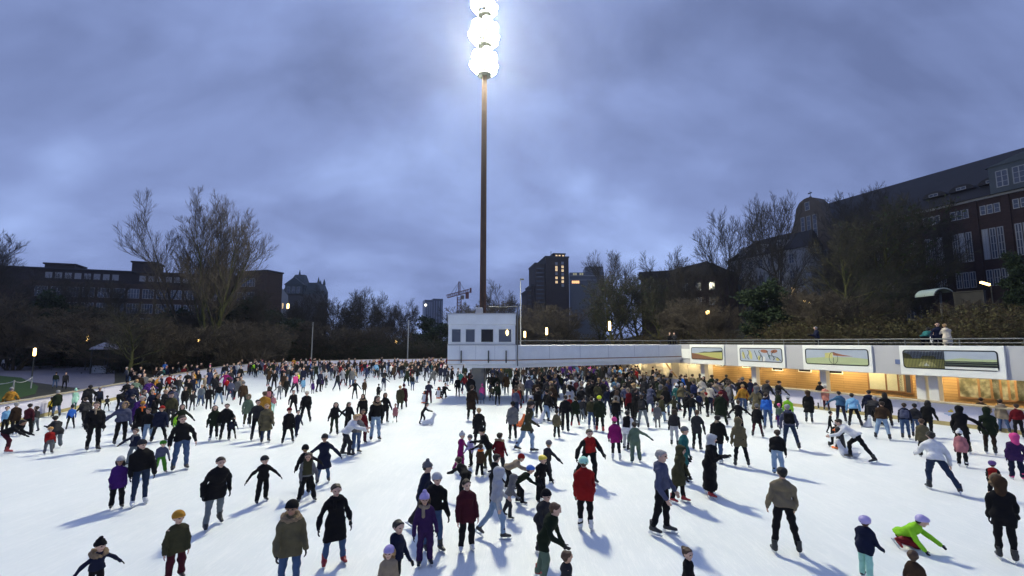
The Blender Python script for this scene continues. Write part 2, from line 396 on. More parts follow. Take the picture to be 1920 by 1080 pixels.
# boots and blades: one of each, copied
def make_boot():
    F_ = Fld((-.09,-.16,.02), (.09,.24,.4), .011)
    F_.add((0,0,.29), (0,-.005,.16), .056, .052, .03); F_.add((0,-.03,.115), (0,.03,.12), .046, .05, .04); F_.add((0,.03,.115), (0,.165,.098), .05, .038, .03)
    F_.cut((0,0,.30), (0,0,1)); F_.cut((0,0,.078), (0,0,-1))
    V, Q, _ = F_.surf(); C = V[Q].mean(1)
    return npmesh('boot', V, Q, [M_EYE, M_EYE], (C[:,2] < .092).astype(int))
def make_blade():
    b = MB(); b.box((-.002,-.10,.0), (.002,.19,.034)); b.add([(-.002,.19,.034),(.002,.19,.034),(.002,.225,.05),(-.002,.225,.05),(-.002,.19,.0),(.002,.19,0)], [(0,1,2,3),(4,5,1,0),(3,2,5,4),(0,3,4),(1,5,2)])
    b.box((-.012,-.07,.03), (.012,-.01,.08)); b.box((-.012,.09,.03), (.012,.16,.08))
    return b.mesh('blade', M_STEEL)
BOOT = make_boot(); BLADE = make_blade()
M_SOLE = mat('boot_sole', (.02,.02,.02), .5)
SKC = dict(k=('black',(.016,.016,.018)), w=('white',(.7,.7,.68)), r=('red',(.28,.012,.015)), g=('grey',(.16,.17,.18)), b=('blue',(.05,.12,.35)), p=('pink',(.6,.06,.2)))
def skm(c): return mat('skate_'+SKC[c][0], SKC[c][1], .45, spec=.5)
def setslot(o, i, m):
    o.material_slots[i].link = 'OBJECT'; o.material_slots[i].material = m

class Per: pass
def lod_mesh(p, K, v, rng):
    """small in the picture: one continuous mesh, coloured by what covers it. slots: skin coat trousers boots headwear glove"""
    F_ = Fld(*bounds(K, .2), v); s, T, rt = K['s'], K['T'], K['rt']; pel, ch = K['pel'], K['chest']
    mid = {'j':0,'m':.5,'l':.9,'d':1.6,'u':2}[p.ln]; mt = 1 if p.ln == 'u' else 2
    for sg in (1,-1):
        F_.add(ch+rt*sg*.078*s-T*.03*s, pel+rt*sg*.055*s+T*.05*s, .11*s, .104*s, .04, 1); F_.add(ch, ch+rt*sg*.165*s-T*.02*s, .08*s, .074*s, .03, 1)
    for i in (0,1):
        hip, kn, an, q, sg = K['leg%d'%i]
        F_.add(hip, kn, .098*s, .068*s, .03, mt); F_.add(kn, an, .066*s, .054*s, .02, mt)
        if 0 < mid < 2:
            e = hip+(kn-hip)*min(1,mid); F_.add(hip, e, .12*s, .125*s, .04, 1)
            if mid > 1: F_.add(e, kn+(an-kn)*.7, .125*s, .13*s, .04, 1)
        fd = np.array((0, math.cos(q*.6), math.sin(q*.6)))
        F_.add(an+(0,0,.02), an-(0,0,.07*s), .058*s, .05*s, .02, 3); F_.add(an-np.array((0,0,.08*s)), an+fd*.14*s-np.array((0,0,.08*s)), .046*s, .04*s, .02, 3)
        shd, el, w, d, sg = K['arm%d'%i]
        F_.add(shd, el, .066*s, .056*s, .012, 1); F_.add(el, w, .056*s, .05*s, .012, 1); F_.add(w+d*.02*s, w+d*.1*s, .04*s, .036*s, .01, 5)
    head_prims(F_, K, 0)
    c, f, r, u, h = K['hc'], K['f'], K['r'], K['u'], K['hs']
    F_.add(c-f*.045*h+u*.045*h, c-f*.01*h+u*.06*h, .1*h, .092*h, .01, 4)
    if p.hd[0] == 'l': F_.add(c-f*.06*h, c-f*.07*h-u*.2*h, .07*h, .055*h, .02, 4)
    if p.hd[0] in 'PFN': F_.add(c-f*.02*h+u*.1*h, c-f*.02*h+u*.15*h, .05*h, None, .02, 4)
    V, Q, m = F_.surf(); mi = m[Q[:,2]]
    return V, Q, mi
def head_mat(p):
    k, c = p.hd[0], p.hd[1:]
    if k in 'slb': return hairm(c)
    if k == 'F': return cloth(p.coat) if not c else cloth(c)
    if k == 'H': return mat('helmet_'+c, CLOTH[c], .3, spec=.6)
    return cloth(c or p.coat)
HEADPART = dict(s='hair', l='hair', b='hair', B='beanie', P='bobble_hat', H='helmet', F='hood', N='hood', S='headscarf')
def build_person(p, rng):
    K = skeleton(p.H, p.pose, rng, p.mir, p.hx)
    root = p.root = empty('person', p.loc, p.rz); w_ = rng.uniform(1.0,1.16) if p.pose != 'r' else 1.1; root.scale = (w_, w_, 1)
    if p.lod == 2:
        V, Q, mi = lod_mesh(p, K, .034 if p.ph > 30 else .04, rng)
        link('body', npmesh('body', V, Q, [p.skin, cloth(p.coat), cloth(p.tro), skm(p.sk), head_mat(p), M_GLOVE if p.gl else p.skin], mi), root)
        return
    v = .016 if p.lod == 0 else .024; near = p.lod == 0
    Fb = body_field(K, v*.85 if near else v); V, Q, _ = Fb.surf()
    C = V[Q].mean(1); rel = C-K['hc']; h = K['hs']
    cf, cr, cu = rel@K['f'], rel@K['r'], rel@K['u']; mi = np.zeros(len(Q), int)
    mi[(cf > .055*h) & (abs(cu-.016*h) < .012*h) & (abs(abs(cr)-.034*h) < .017*h)] = 1
    mi[(cf > .05*h) & (abs(cu+.058*h) < .008*h) & (abs(cr) < .026*h)] = 2
    for i in (0,1):
        if near:
            hv, hq = hand_mesh(K, i, .0065, rng); Q = np.concatenate([Q, hq+len(V)]); V = np.concatenate([V, hv]); mi = np.concatenate([mi, np.full(len(hq), 3 if p.gl else 0)])
        else:
            w, d = K['arm%d'%i][2:4]; s = K['s']; f2 = Fld(w-.16, w+.16, .016); f2.add(w-d*.02, w+d*.07*s, .03*s, .036*s, .02); f2.add(w+d*.07*s, w+d*.14*s, .036*s, .024*s, .02)
            f2.add(w+d*.03*s+np.array((0,.02,0))*s, w+d*.075*s+np.array((0,.045,0))*s, .018*s, .015*s, .01)
            hv, hq, _ = f2.surf(); Q = np.concatenate([Q, hq+len(V)]); V = np.concatenate([V, hv]); mi = np.concatenate([mi, np.full(len(hq), 3 if p.gl else 0)])
    link('body', npmesh('body', V, Q, [p.skin, M_EYE, M_LIP, M_GLOVE], mi), root)
    V, Q, _ = coat_field(K, v, p.ln, rng, p.puff*rng.uniform(.97,1.1), True, p.hd[0] not in 'FNS' and not p.fur and rng.random() < .6, p.ln in 'jm' and rng.random() < .35).surf()
    nm = {'u':'snowsuit','l':'coat','d':'cloak','m':'parka','j':'jacket'}[p.ln]
    mats = [cloth(p.coat)]; mi = None
    if p.two:
        C = V[Q].mean(1); mats.append(cloth(p.two)); rel = C-K['pel']
        mi = ((abs(rel@K['rt']) > .15*K['s']) | (rel@K['T'] < .1*K['s'])).astype(int)
    link(nm, npmesh(nm, V, Q, mats, mi), root)
    if p.ln != 'u':
        V, Q, _ = leg_field(K, v, p.wide, rng).surf(); nm = 'trousers'
        link(nm, npmesh(nm, V, Q, [cloth(p.tro)]), root)
    vh = .011 if near else .018
    V, Q, _ = hat_field(K, vh, p.hd[0], rng).surf()
    if len(V): link(HEADPART[p.hd[0]], npmesh('headwear', V, Q, [head_mat(p)]), root)
    if p.hd[0] in 'BPH':       # hair showing under the hat
        c2 = p.hair; V, Q, _ = hat_field(K, vh, 'l' if p.longhair else 's', rng).surf()
        link('hair', npmesh('hair', V, Q, [hairm(c2)]), root)
    if p.fur or p.hd[0] == 'F':
        V, Q, _ = fur_ring(K, vh, rng, p.hd[0] == 'F').surf(); link('fur_trim', npmesh('fur_trim', V, Q, [M_FUR]), root)
    if p.scarf:
        F_ = Fld(K['nb']-.25, K['nb']+.25, vh); nb = K['nb']+K['T']*.05*K['s']
        q = lambda t: nb+np.array((math.cos(t)*.085, math.sin(t)*.085+.01, math.sin(t*2)*.01))*K['hs']
        for j in range(12): F_.add(q(j*math.pi/6), q((j+1)*math.pi/6), .03, None, .01)
        F_.add(q(1.2), q(1.2)+np.array((0,.05,-.15)), .028, .03, .01)
        V, Q, _ = F_.surf(); link('scarf', npmesh('scarf', V, Q, [cloth(p.scarf)]), root)
    for i in (0,1):
        hip, kn, an, q, sg = K['leg%d'%i]; s = K['s']
        pit = max(-50, min(8, math.degrees(q)*(.55 if an[2] < .2*s else 1.0)))
        pit = 0 if an[2] < .165*s else pit
        M = Matrix.Translation(Vector(an-np.array((0,0,.145*s)))) @ Matrix.Translation((0,0,.12*s)) @ Matrix.Rotation(R(pit), 4, 'X') @ Matrix.Rotation(R(-10*sg), 4, 'Z') @ Matrix.Translation((0,0,-.12*s)) @ Matrix.Scale(s*1.0, 4)
        b = link('ice_skate', BOOT, root, M=M); setslot(b, 0, skm(p.sk)); setslot(b, 1, M_SOLE)
        link('blade', BLADE, b)
FLOOD = 780
# ---------------------------------------------------------------- setting: ground, ice, path
def structure(name, me): o = link(name, me); o['kind'] = 'structure'; return o
M_GROUND = mat('soil_and_leaf_litter', (.035,.033,.02), .95, var=.5, scale=.4, bump=.4)
M_GRASS = mat('lawn', (.035,.075,.012), .95, var=.45, scale=1.5, bump=.6, bscale=30)
M_PATH = mat('path_paving', (.17,.16,.19), .8, var=.2, scale=.8, bump=.15, bscale=20)
M_WHITE = mat('white_render', (.84,.85,.81), .7, var=.12, scale=1.6, bump=.06, bscale=12)
M_CREAM = mat('panel_white', (.78,.79,.74), .6, var=.05, scale=.8)
M_GREYR = mat('grey_render', (.44,.44,.45), .75, var=.08, scale=.7)
M_CONC = mat('concrete', (.2,.2,.19), .85, var=.25, scale=1.2, bump=.2)
M_RAIL = mat('rail_metal', (.13,.135,.135), .55, .3, var=.1)
M_DARKM = mat('dark_metal', (.05,.055,.055), .5, .4, var=.1)
M_TRIM = mat('painted_stripe', (.16,.075,.05), .6, var=.15)
M_STRIPE = mat('ochre_stripe', (.45,.25,.1), .6, var=.1)
b = MB(); b.box((-700,-60,-.6), (700,900,-.03)); structure('ground', b.mesh('ground', M_GROUND))

def ice_material():
    m = bpy.data.materials.new('rink_ice'); m.use_nodes = True; N = m.node_tree.nodes; L = m.node_tree.links; p = N['Principled BSDF']
    tc = N.new('ShaderNodeTexCoord')
    def noise(sc, det=6, dist=0, vec=None, rough=.55):
        n = N.new('ShaderNodeTexNoise'); n.inputs['Scale'].default_value = sc; n.inputs['Detail'].default_value = det; n.inputs['Distortion'].default_value = dist; n.inputs['Roughness'].default_value = rough
        L.new(vec or tc.outputs['Object'], n.inputs['Vector']); return n.outputs['Fac']
    def math_(op, a, b_=None, c=None):
        n = N.new('ShaderNodeMath'); n.operation = op
        for i, x in enumerate((a, b_, c)):
            if x is None: continue
            if isinstance(x, (int, float)): n.inputs[i].default_value = x
            else: L.new(x, n.inputs[i])
        return n.outputs[0]
    big = noise(.16, 7, 1.2); mid = noise(1.3, 8, .6)
    # blade scratches: thin bands of several stretched, swirled noises
    def scratch(rot, sc, dist):
        mp = N.new('ShaderNodeMapping'); mp.inputs['Rotation'].default_value = (0,0,rot); mp.inputs['Scale'].default_value = (sc, sc*.07, 1); L.new(tc.outputs['Object'], mp.inputs['Vector'])
        f = noise(1.0, 4, dist, mp.outputs['Vector'], .6)
        return math_('SMOOTHSTEP' if False else 'LESS_THAN', math_('ABSOLUTE', math_('SUBTRACT', f, .5)), .006)
    s = math_('ADD', math_('ADD', scratch(.5, 2.6, .25), scratch(-.7, 3.1, .3)), math_('ADD', scratch(1.5, 2.2, .2), scratch(2.4, 3.6, .35)))
    s = math_('MINIMUM', s, 1.0)
    mx = N.new('ShaderNodeMix'); mx.data_type = 'RGBA'; mx.inputs[6].default_value = (.62,.67,.67,1); mx.inputs[7].default_value = (.83,.845,.82,1)
    f = math_('ADD', math_('MULTIPLY', big, .9), math_('MULTIPLY', mid, .55)); f = math_('SUBTRACT', f, .12)
    f = math_('ADD', f, math_('MULTIPLY', s, .24)); L.new(f, mx.inputs[0]); mx.clamp_factor = True
    L.new(mx.outputs[2], p.inputs['Base Color'])
    L.new(math_('ADD', math_('MULTIPLY', mid, .4), .28), p.inputs['Roughness']); p.inputs['Specular IOR Level'].default_value = .25
    bp = N.new('ShaderNodeBump'); bp.inputs['Strength'].default_value = .25; bp.inputs['Distance'].default_value = .02
    L.new(math_('ADD', math_('ADD', noise(9, 6), math_('MULTIPLY', s, -.35)), mid), bp.inputs['Height']); L.new(bp.outputs['Normal'], p.inputs['Normal'])
    return m
A_ = G(1290,682,2.3); C_ = G(1900,714,2.3)
U_ = (C_-A_).normalized(); NO = Vector((U_.y, -U_.x, 0))               # along the lodge towards the viewer; out over the ice
lodge_pt = lambda x, y, z=0: Vector((A_.x, A_.y, 0))+U_*x-NO*y+Vector((0,0,z))
RB = [lodge_pt(50,-1.2), lodge_pt(-6,-1.2), Vector((10.5,56,0)), Vector((9.5,78,0)), Vector((4,89.5,0)), Vector((-12,90.3,0))]
LB = [Vector((-12,90.3,0)), Vector((-24,86.5,0)), Vector((-33.8,77.5,0)), Vector((-36.8,68,0)), Vector((-36.4,61,0)), Vector((-28,33.5,0)), Vector((-25.7,26.2,0)), Vector((-20,6,0)), Vector((-18.5,-4,0))]
poly = [(v.x, v.y) for v in LB]+[(v.x, v.y) for v in RB]
b = MB(); b.prism(poly[::-1], -.25, 0); me = b.mesh('ice', ice_material()); structure('ice', me)
# path and lawn outside the left boards
b = MB(); pts = [G(*q) for q in ((-60,830),(-60,772),(30,756),(120,742),(150,728),(60,716),(-60,694),(-60,682),(40,672),(100,684),(215,693),(215,716),(190,738),(120,762),(60,784))]
b.prism([(v.x,v.y) for v in pts][::-1], -.1, -.012); structure('path', b.mesh('path', M_PATH))
b = MB(); pts = [G(*q) for q in ((-60,762),(20,749),(66,738),(72,724),(40,708),(-60,699))]
b.prism([(v.x,v.y) for v in pts], -.1, -.004); structure('lawn', b.mesh('lawn', M_GRASS))
# the bank behind the lodge
nx, ny = 60, 26; V = []; Q = []
for j in range(ny):
    for i in range(nx):
        x = -75+i*3.0; y = 9+ (j/ (ny-1))**1.3*90; t = min(1, max(0, (y-9)/22)); t = t*t*(3-2*t)
        e = min(1, max(0, (x+75)/45)); e = e*e*(3-2*e)
        w = lodge_pt(x, y, -.2+e*(3.4*min(1,(y-9)*.6)+2.6*t)+ .35*math.sin(x*.7+y*.3)*t); V.append(tuple(w))
for j in range(ny-1):
    for i in range(nx-1): a = j*nx+i; Q.append((a, a+nx, a+nx+1, a+1))
structure('bank', npmesh('bank', V, Q, [mat('bank_undergrowth', (.04,.038,.02), .95, var=.5, scale=.6, bump=.8, bscale=4)]))

# rink boards
M_BOARD = mat('board_white', (.62,.6,.7), .5, var=.08, scale=.9); M_KICK = mat('board_kick_strip', (.35,.29,.13), .7, var=.4, scale=2); M_LEDGE = mat('board_ledge', (.34,.29,.2), .7, var=.25, scale=1.5)
def boards(pts, label, h=1.08, ledge=.16):
    root = empty('rink_boards', pts[0]); tag(root, label, 'rink boards')
    P = [Vector(p)-pts[0] for p in pts]; pan, kick, led = MB(), MB(), MB()
    for a, c in zip(P[:-1], P[1:]):
        d = (c-a); Ln = d.length; d /= Ln; n = Vector((d.y,-d.x,0)); k = max(1, int(round(Ln/2.5)))
        for i in range(k):
            s0, s1 = Ln*i/k+.012, Ln*(i+1)/k-.012
            fn = lambda x,y,z: a+d*x+n*y+Vector((0,0,z))
            pan.box((s0,-.05,.2), (s1,.05,h), 0, fn)
        kick.box((0,-.058,-.02), (Ln,.058,.19), 0, fn); led.box((-.02,-ledge,h+.004), (Ln+.02,ledge,h+.06), 0, fn)
    pan.build('board_panel', M_BOARD, root); kick.build('kick_strip', M_KICK, root); led.build('ledge', M_LEDGE, root)
    return root
boards(LB[3:], 'white rink boards with a yellow kick strip along the left edge of the ice')
boards(LB[:4], 'low white rink boards closing off the far end of the ice')
boards(RB[2:], 'white rink boards behind the crowd under the cabin')
boards(RB[:3], 'lilac white rink boards with a wooden ledge before the timber lodge', ledge=.34)
# a small painted emblem on the right boards
b = MB(); q = 18.2
for (x,z,w,h_,mi) in ((0,.55,.5,.035,1),(.02,.68,.2,.07,0),(.05,.76,.1,.05,0),(.1,.49,.4,.03,1)): b.box((x-w/2,-1.262,z),(x+w/2,-1.254,z+h_),mi,lambda x,y,z: lodge_pt(q+x,y,z))
tag(b.build('emblem', [mat('emblem_yellow',(.7,.5,.05)), mat('emblem_blue',(.12,.25,.5))]), 'small faded yellow and blue emblem painted on the right rink boards', 'emblem')

# ---------------------------------------------------------------- facade helper: local x along, -y outwards, z up
class Fac:
    def __init__(s, name, p0, p1, label, cat, z=0):
        s.p0 = Vector((p0[0], p0[1], z)); s.u = Vector((p1[0]-p0[0], p1[1]-p0[1], 0)); s.L = s.u.length; s.u /= s.L; s.n = Vector((s.u.y, -s.u.x, 0)); s.z = z
        s.root = empty(name, s.p0, math.atan2(s.u.y, s.u.x)); tag(s.root, label, cat)
    def loc(s, px, py, y=0):
        d = ray(px, py); o = Vector((0,0,CH)); q = s.p0-s.n*y
        t = (q-o).dot(s.n)/d.dot(s.n); P = o+d*t-s.p0
        return P.dot(s.u), P.z
M_PANE = mat('window_glass', (.05,.06,.085), .12, var=.2, scale=.5, spec=.7)
M_FRAME = mat('window_frame_white', (.27,.28,.29), .6, var=.1)
M_LIT = mat('lit_window', (.8,.6,.3), .5, emit=(1,.68,.33), es=.9)
M_LITC = mat('lit_window_pale', (.25,.25,.17), .5, emit=(.9,.85,.5), es=.3)
WC = {}
def window(root, x, z, w, h, nx=2, nz=2, y=0, pane=None, frame=None, t=.07, name='window'):
    frame = frame or M_FRAME; pane = pane or M_PANE
    key = (round(w,2), round(h,2), nx, nz, frame.name, pane.name, t)
    if key not in WC:
        b = MB(); b.box((-w/2,-.06,-h/2),(w/2,.0,-h/2+t)); b.box((-w/2,-.06,h/2-t),(w/2,0,h/2))
        for i in range(nx+1): q = -w/2+(w-t)*i/nx; b.box((q,-.056,-h/2+t),(q+t,-.002,h/2-t))
        for i in range(1,nz): q = -h/2+(h-t)*i/nz; b.box((-w/2+t,-.05,q),(w/2-t,-.004,q+t*.6))
        c = MB(); c.box((-w/2+.02,-.03,-h/2+.02),(w/2-.02,-.012,h/2-.02))
        WC[key] = (b.mesh(name, frame), c.mesh('pane', pane))
    f = link(name, WC[key][0], root, (x, y-.004, z)); link('pane', WC[key][1], f); return f

# ---------------------------------------------------------------- the lodge under the terrace
def timber():
    m = mat('timber_cladding', (.40,.27,.125), .6, var=.3, scale=1.1); N = m.node_tree.nodes; L = m.node_tree.links; p = N['Principled BSDF']
    old = p.inputs['Base Color'].links[0].from_socket
    tc = N.new('ShaderNodeTexCoord'); br = N.new('ShaderNodeTexBrick'); mp = N.new('ShaderNodeMapping'); mp.inputs['Rotation'].default_value = (math.pi/2,0,0); L.new(tc.outputs['Object'], mp.inputs['Vector']); L.new(mp.outputs['Vector'], br.inputs['Vector'])
    br.inputs['Scale'].default_value = 1; br.inputs['Brick Width'].default_value = 3.4; br.inputs['Row Height'].default_value = .16; br.inputs['Mortar Size'].default_value = .008
    br.inputs['Color1'].default_value = (.8,.8,.8,1); br.inputs['Color2'].default_value = (1,1,1,1); br.inputs['Mortar'].default_value = (.25,.22,.2,1)
    mx = N.new('ShaderNodeMix'); mx.data_type = 'RGBA'; mx.blend_type = 'MULTIPLY'; mx.inputs[0].default_value = 1
    L.new(old, mx.inputs[6]); L.new(br.outputs['Color'], mx.inputs[7]); L.new(mx.outputs[2], p.inputs['Base Color']); return m
M_TIMBER = timber()
p1 = lodge_pt(46,0)
LF = Fac('rink_lodge', (A_.x,A_.y), (p1.x,p1.y), 'low timber clad lodge under a grey and white roof terrace beside the rink', 'lodge')
r = LF.root
b = MB(); b.box((-1,.0,2.32),(46,.35,3.93)); b.build('fascia', M_GREYR, r)
b = MB(); b.box((-22,.36,2.72),(46,12,3.5)); b.build('terrace_deck', M_CONC, r)
b = MB(); b.box((-1,4,.0),(46,4.25,2.715)); b.build('timber_wall', M_TIMBER, r)
b = MB(); b.box((-22,4,.0),(-1.02,4.25,2.715)); b.build('plaster_wall', mat('plaster_pale', (.42,.42,.4), .8, var=.08), r)
b = MB(); b.box((-22,-.9,.0),(46,3.99,.05)); b.build('floor', mat('lodge_floor', (.16,.14,.12), .8), r)
WY = 4.0
for px, wd, pair in ((1730,.42,True),(1548,.4,False),(1418,.4,False),(1322,.42,False)):
    x, _ = LF.loc(px, 725, .7)
    b = MB(); b.box((x-wd/2,.5,.05),(x+wd/2,.5+wd,2.715)); b.build('column', M_CREAM, r, bevel=.015)
    if pair: b = MB(); b.box((x+wd/2+.18,.42,.05),(x+wd/2+.62,.9,2.715)); b.build('column', M_CREAM, r, bevel=.015)
# wall openings
M_DKPANE = mat('dark_window', (.012,.012,.014), .2)
M_WOODF = mat('window_frame_timber', (.2,.11,.05), .6, var=.2)
for px, w, h in ((1290,.9,.4),(1312,.9,.4),(1350,.8,.4),(1401,.8,.4),(1459,.95,.5),(1510,1.0,.5),(1565,1.15,.5)):
    x, _ = LF.loc(px, 700, WY); window(r, x, 2.4-h/2, w, h, 1, 1, WY, M_DKPANE, M_CREAM, .05)
M_INT = mat('lit_interior', (.1,.1,.06), .25, emit=(.5,.46,.28), es=.26, scale=2.2, var=.9, spec=.6)
for px, w, h, z, n, pn, fr in ((1663,2.15,1.55,1.75,2,M_LITC,M_WOODF),(1698,.8,1.6,1.72,1,M_PANE,M_WOODF),(1836,1.9,1.55,1.72,2,M_INT,M_WOODF),(1892,1.5,1.6,1.75,2,M_INT,M_WOODF),(1940,1.5,1.6,1.75,2,M_INT,M_WOODF)):
    x, _ = LF.loc(px, 725, WY); window(r, x, z, w, h, n, 1, WY, pn, fr, .09)
for px in (1160,1198,1252,1282):
    x, _ = LF.loc(px, 695, WY); b = MB(); b.box((x-.55,WY-.07,.02),(x+.55,WY-.004,2.5)); d = b.build('door', mat('door_white', (.66,.65,.58), .6), r)
    c = MB(); c.box((x+.4,WY-.13,1.02),(x+.48,WY-.072,1.1)); c.box((x+.3,WY-.13,1.04),(x+.4,WY-.11,1.08)); c.build('handle', M_DARKM, d)
# ramp-like stair rail at the left end of the timber wall
b = MB(); x, _ = LF.loc(1268,700,WY); b.box((x-.1,2.2,2.55),(x+2.2,2.32,2.66),0,lambda X,Y,Z:(X,Y,Z-(X-x+.1)*.9)); b.build('stair_stringer', M_TIMBER, r)
# mural signs on the terrace front
INK = mat('mural_black', (.02,.022,.02), .5, var=.1)
mc = {k: mat('mural_'+k, v, .6, var=.12, scale=2) for k, v in dict(sky=(.36,.41,.48), pale=(.5,.54,.56), hill=(.03,.035,.03), field=(.42,.41,.14), soil=(.2,.1,.055), grass=(.38,.44,.25), yellow=(.5,.47,.18), rust=(.28,.11,.06), teal=(.1,.2,.2), white=(.7,.71,.66), olive=(.25,.24,.07)).items()}
def rrect(x0, z0, x1, z1, rr, n=5):
    o = []
    for cx, cz, a0 in ((x1-rr,z0+rr,-90),(x1-rr,z1-rr,0),(x0+rr,z1-rr,90),(x0+rr,z0+rr,180)):
        for i in range(n+1): a = R(a0+90*i/n); o.append((cx+rr*math.cos(a), cz+rr*math.sin(a)))
    return o
def mural(pl, pr, fl, frr, label, art, zc=None):
    x0 = LF.loc(pl,680)[0]; x1 = LF.loc(pr,680)[0]
    o = lodge_pt((x0+x1)/2, -.004, 2.34); root = empty('mural_sign', o, LF.root.rotation_euler.z); tag(root, label, 'mural sign', 'murals on the terrace front')
    w = x1-x0; b = MB(); b.box((-w/2,-.11,0),(w/2,0,1.58)); b.build('board', M_CREAM, root, bevel=.01)
    f0 = LF.loc(fl,680)[0]-(x0+x1)/2; f1 = LF.loc(frr,680)[0]-(x0+x1)/2; z0, z1 = .36, 1.36; t = .055
    out = rrect(f0,z0,f1,z1,.16); inn = rrect(f0+t,z0+t,f1-t,z1-t,.11); n = len(out)
    b = MB()
    vs = [(x,-.125,z) for x,z in out]+[(x,-.125,z) for x,z in inn]+[(x,-.112,z) for x,z in out]+[(x,-.112,z) for x,z in inn]
    fs = []
    for i in range(n):
        j = (i+1)%n; fs += [(i,j,n+j,n+i),(2*n+j,2*n+i,3*n+i,3*n+j),(i,2*n+i,2*n+j,j),(n+j,3*n+j,3*n+i,n+i)]
    b.add(vs, fs); b.build('frame', INK, root)
    m = MB(); names = []
    X = lambda q: f0+t*.8+(f1-f0-t*1.6)*q; Z = lambda q: z0+t*.8+(z1-z0-t*1.6)*q
    lay = [0]
    def P(pts, c):
        if c not in names: names.append(c)
        y = -.1135-.0008*lay[0]; lay[0] += 1; m.facade([(X(a),Z(q)) for a,q in pts], y, -.1105, names.index(c))
    P([((x-f0)/(f1-f0), (z-z0)/(z1-z0)) for x,z in rrect(f0,z0,f1,z1,.16)], 'sky'); art(P); m.build('painting', [mc[k] if k in mc else INK for k in names], root)
def line(P, pts, w, c='ink', asp=3):
    for (x0,y0),(x1,y1) in zip(pts[:-1], pts[1:]):
        dx, dy = (x1-x0)*asp, y1-y0; L = math.hypot(dx,dy) or 1; nx_, ny_ = -dy/L*w/asp, dx/L*w
        P([(x0-nx_,y0-ny_),(x1-nx_,y1-ny_),(x1+nx_,y1+ny_),(x0+nx_,y0+ny_)], c)
def blob(P, cx, cy, rx, ry, c, rot=0, n=14):
    P([(cx+rx*math.cos(a)*math.cos(rot)-ry*math.sin(a)*math.sin(rot)/3, cy+rx*3*math.cos(a)*math.sin(rot)+ry*math.sin(a)*math.cos(rot)) for a in [2*math.pi*i/n for i in range(n)]], c)
def art1(P):
    P([(0,.0),(1,.0),(1,.66),(.6,.6),(.25,.55),(0,.5)],'field'); P([(.22,.56),(.42,.68),(.6,.66),(.78,.74),(1,.8),(1,.64),(.6,.6)],'hill'); P([(.0,0),(1,.0),(1,.05),(.6,.22),(.3,.4),(0,.54)],'soil')
def art2(P):
    for cx,cy,rx,ry,ro in ((.08,.45,.035,.3,.1),(.26,.5,.04,.38,.18),(.47,.25,.03,.2,0),(.9,.2,.04,.12,0)): blob(P,cx,cy,rx,ry,'yellow',ro)
    blob(P,.6,.8,.09,.13,'rust',-.12); blob(P,.83,.8,.08,.13,'rust',.2); blob(P,.71,.42,.02,.1,'teal'); blob(P,.58,.2,.04,.2,'white')
    for k in range(6):
        x = .05+k*.15; line(P, [(x+.03*math.sin(i*1.3+k), i/8) if k%2 else (x+.012*i, .95-i*.11) for i in range(1,8)], .012)
    line(P,[(.5,.5),(.56,.35),(.55,.05)],.012); line(P,[(.72,.5),(.9,.35),(.98,.1)],.012)
def art3(P):
    P([(0,0),(1,0),(1,.42),(.75,.5),(.4,.5),(.15,.42),(0,.36)],'grass'); P([(.33,.42),(.33,.75),(.46,.82),(.46,.42)],'yellow'); P([(.46,.82),(.47,.6),(.62,.56),(.78,.56),(.62,.66)],'rust')
    line(P,[(.47+.07*math.cos(a),.42+.4*math.sin(a)) for a in [2*math.pi*i/20 for i in range(21)]],.012,asp=5); line(P,[(.47,.02),(.47,.45)],.012,asp=5)
def art4(P):
    P([(.47,.0),(1,.0),(1,.58),(.8,.56),(.65,.62),(.47,.5)],'grass')
    P([(0,0),(.47,0),(.47,.55),(.38,.55),(.36,.7),(.22,.7),(.2,.56),(.1,.56),(.08,.75),(.02,.86),(0,.86)],'olive'); P([(.16,.1),(.2,.34),(.28,.42),(.34,.32),(.38,.1)],'yellow')
    P([(.23,.12),(.26,.3),(.3,.12)],'white')
    for i in range(27): line(P,[(.015+i*.0172,.03),(.015+i*.0172,.97)],.012,asp=4.5)
    for i in range(1,9): line(P,[(.0,.5+i*.055),(.47,.5+i*.055)],.008,asp=4.5)
    P([(.47,.0),(1,.0),(1,.1),(.47,.1)],'white')
    for z, h in ((.42,.02),(.32,.035),(.17,.075)): line(P,[(.47,z),(1,z)],h,asp=4.5)
    P([(.47,.08),(1,.05),(1,.13),(.47,.12)],'white')
mural(1296,1360,1299,1358,'smallest mural sign with dark hills over a yellow field, left end of terrace',art1)
mural(1386,1474,1390,1470,'mural sign with yellow blobs, black lines and two brown wing shapes',art2)
mural(1508,1638,1513,1632,'mural sign of a green plain with a yellow block, thin circle and brown wedge',art3)
mural(1690,1887,1696,1875,'largest mural sign, grid of bars over a skyline beside black horizontal lines',art4)
x1_ = LF.loc(1276,660)[0]; x2_ = LF.loc(1294,660)[0]
b = MB(); b.box((x1_,-.06,2.75),(x2_,-.003,3.55)); b.build('blank_panel', M_CREAM, r)
b = MB(); xq = LF.loc(1684,680)[0]; b.box((xq-.12,-.05,2.9),(xq+.12,-.003,3.15)); tag(b.build('small_notice', [mat('notice_blue',(.12,.16,.3))], None), 'small dark blue notice on the grey fascia left of the largest mural', 'notice')
bpy.data.objects['small_notice'].matrix_world = LF.root.matrix_world if False else Matrix.Translation(LF.p0) @ Matrix.Rotation(LF.root.rotation_euler.z, 4, 'Z')
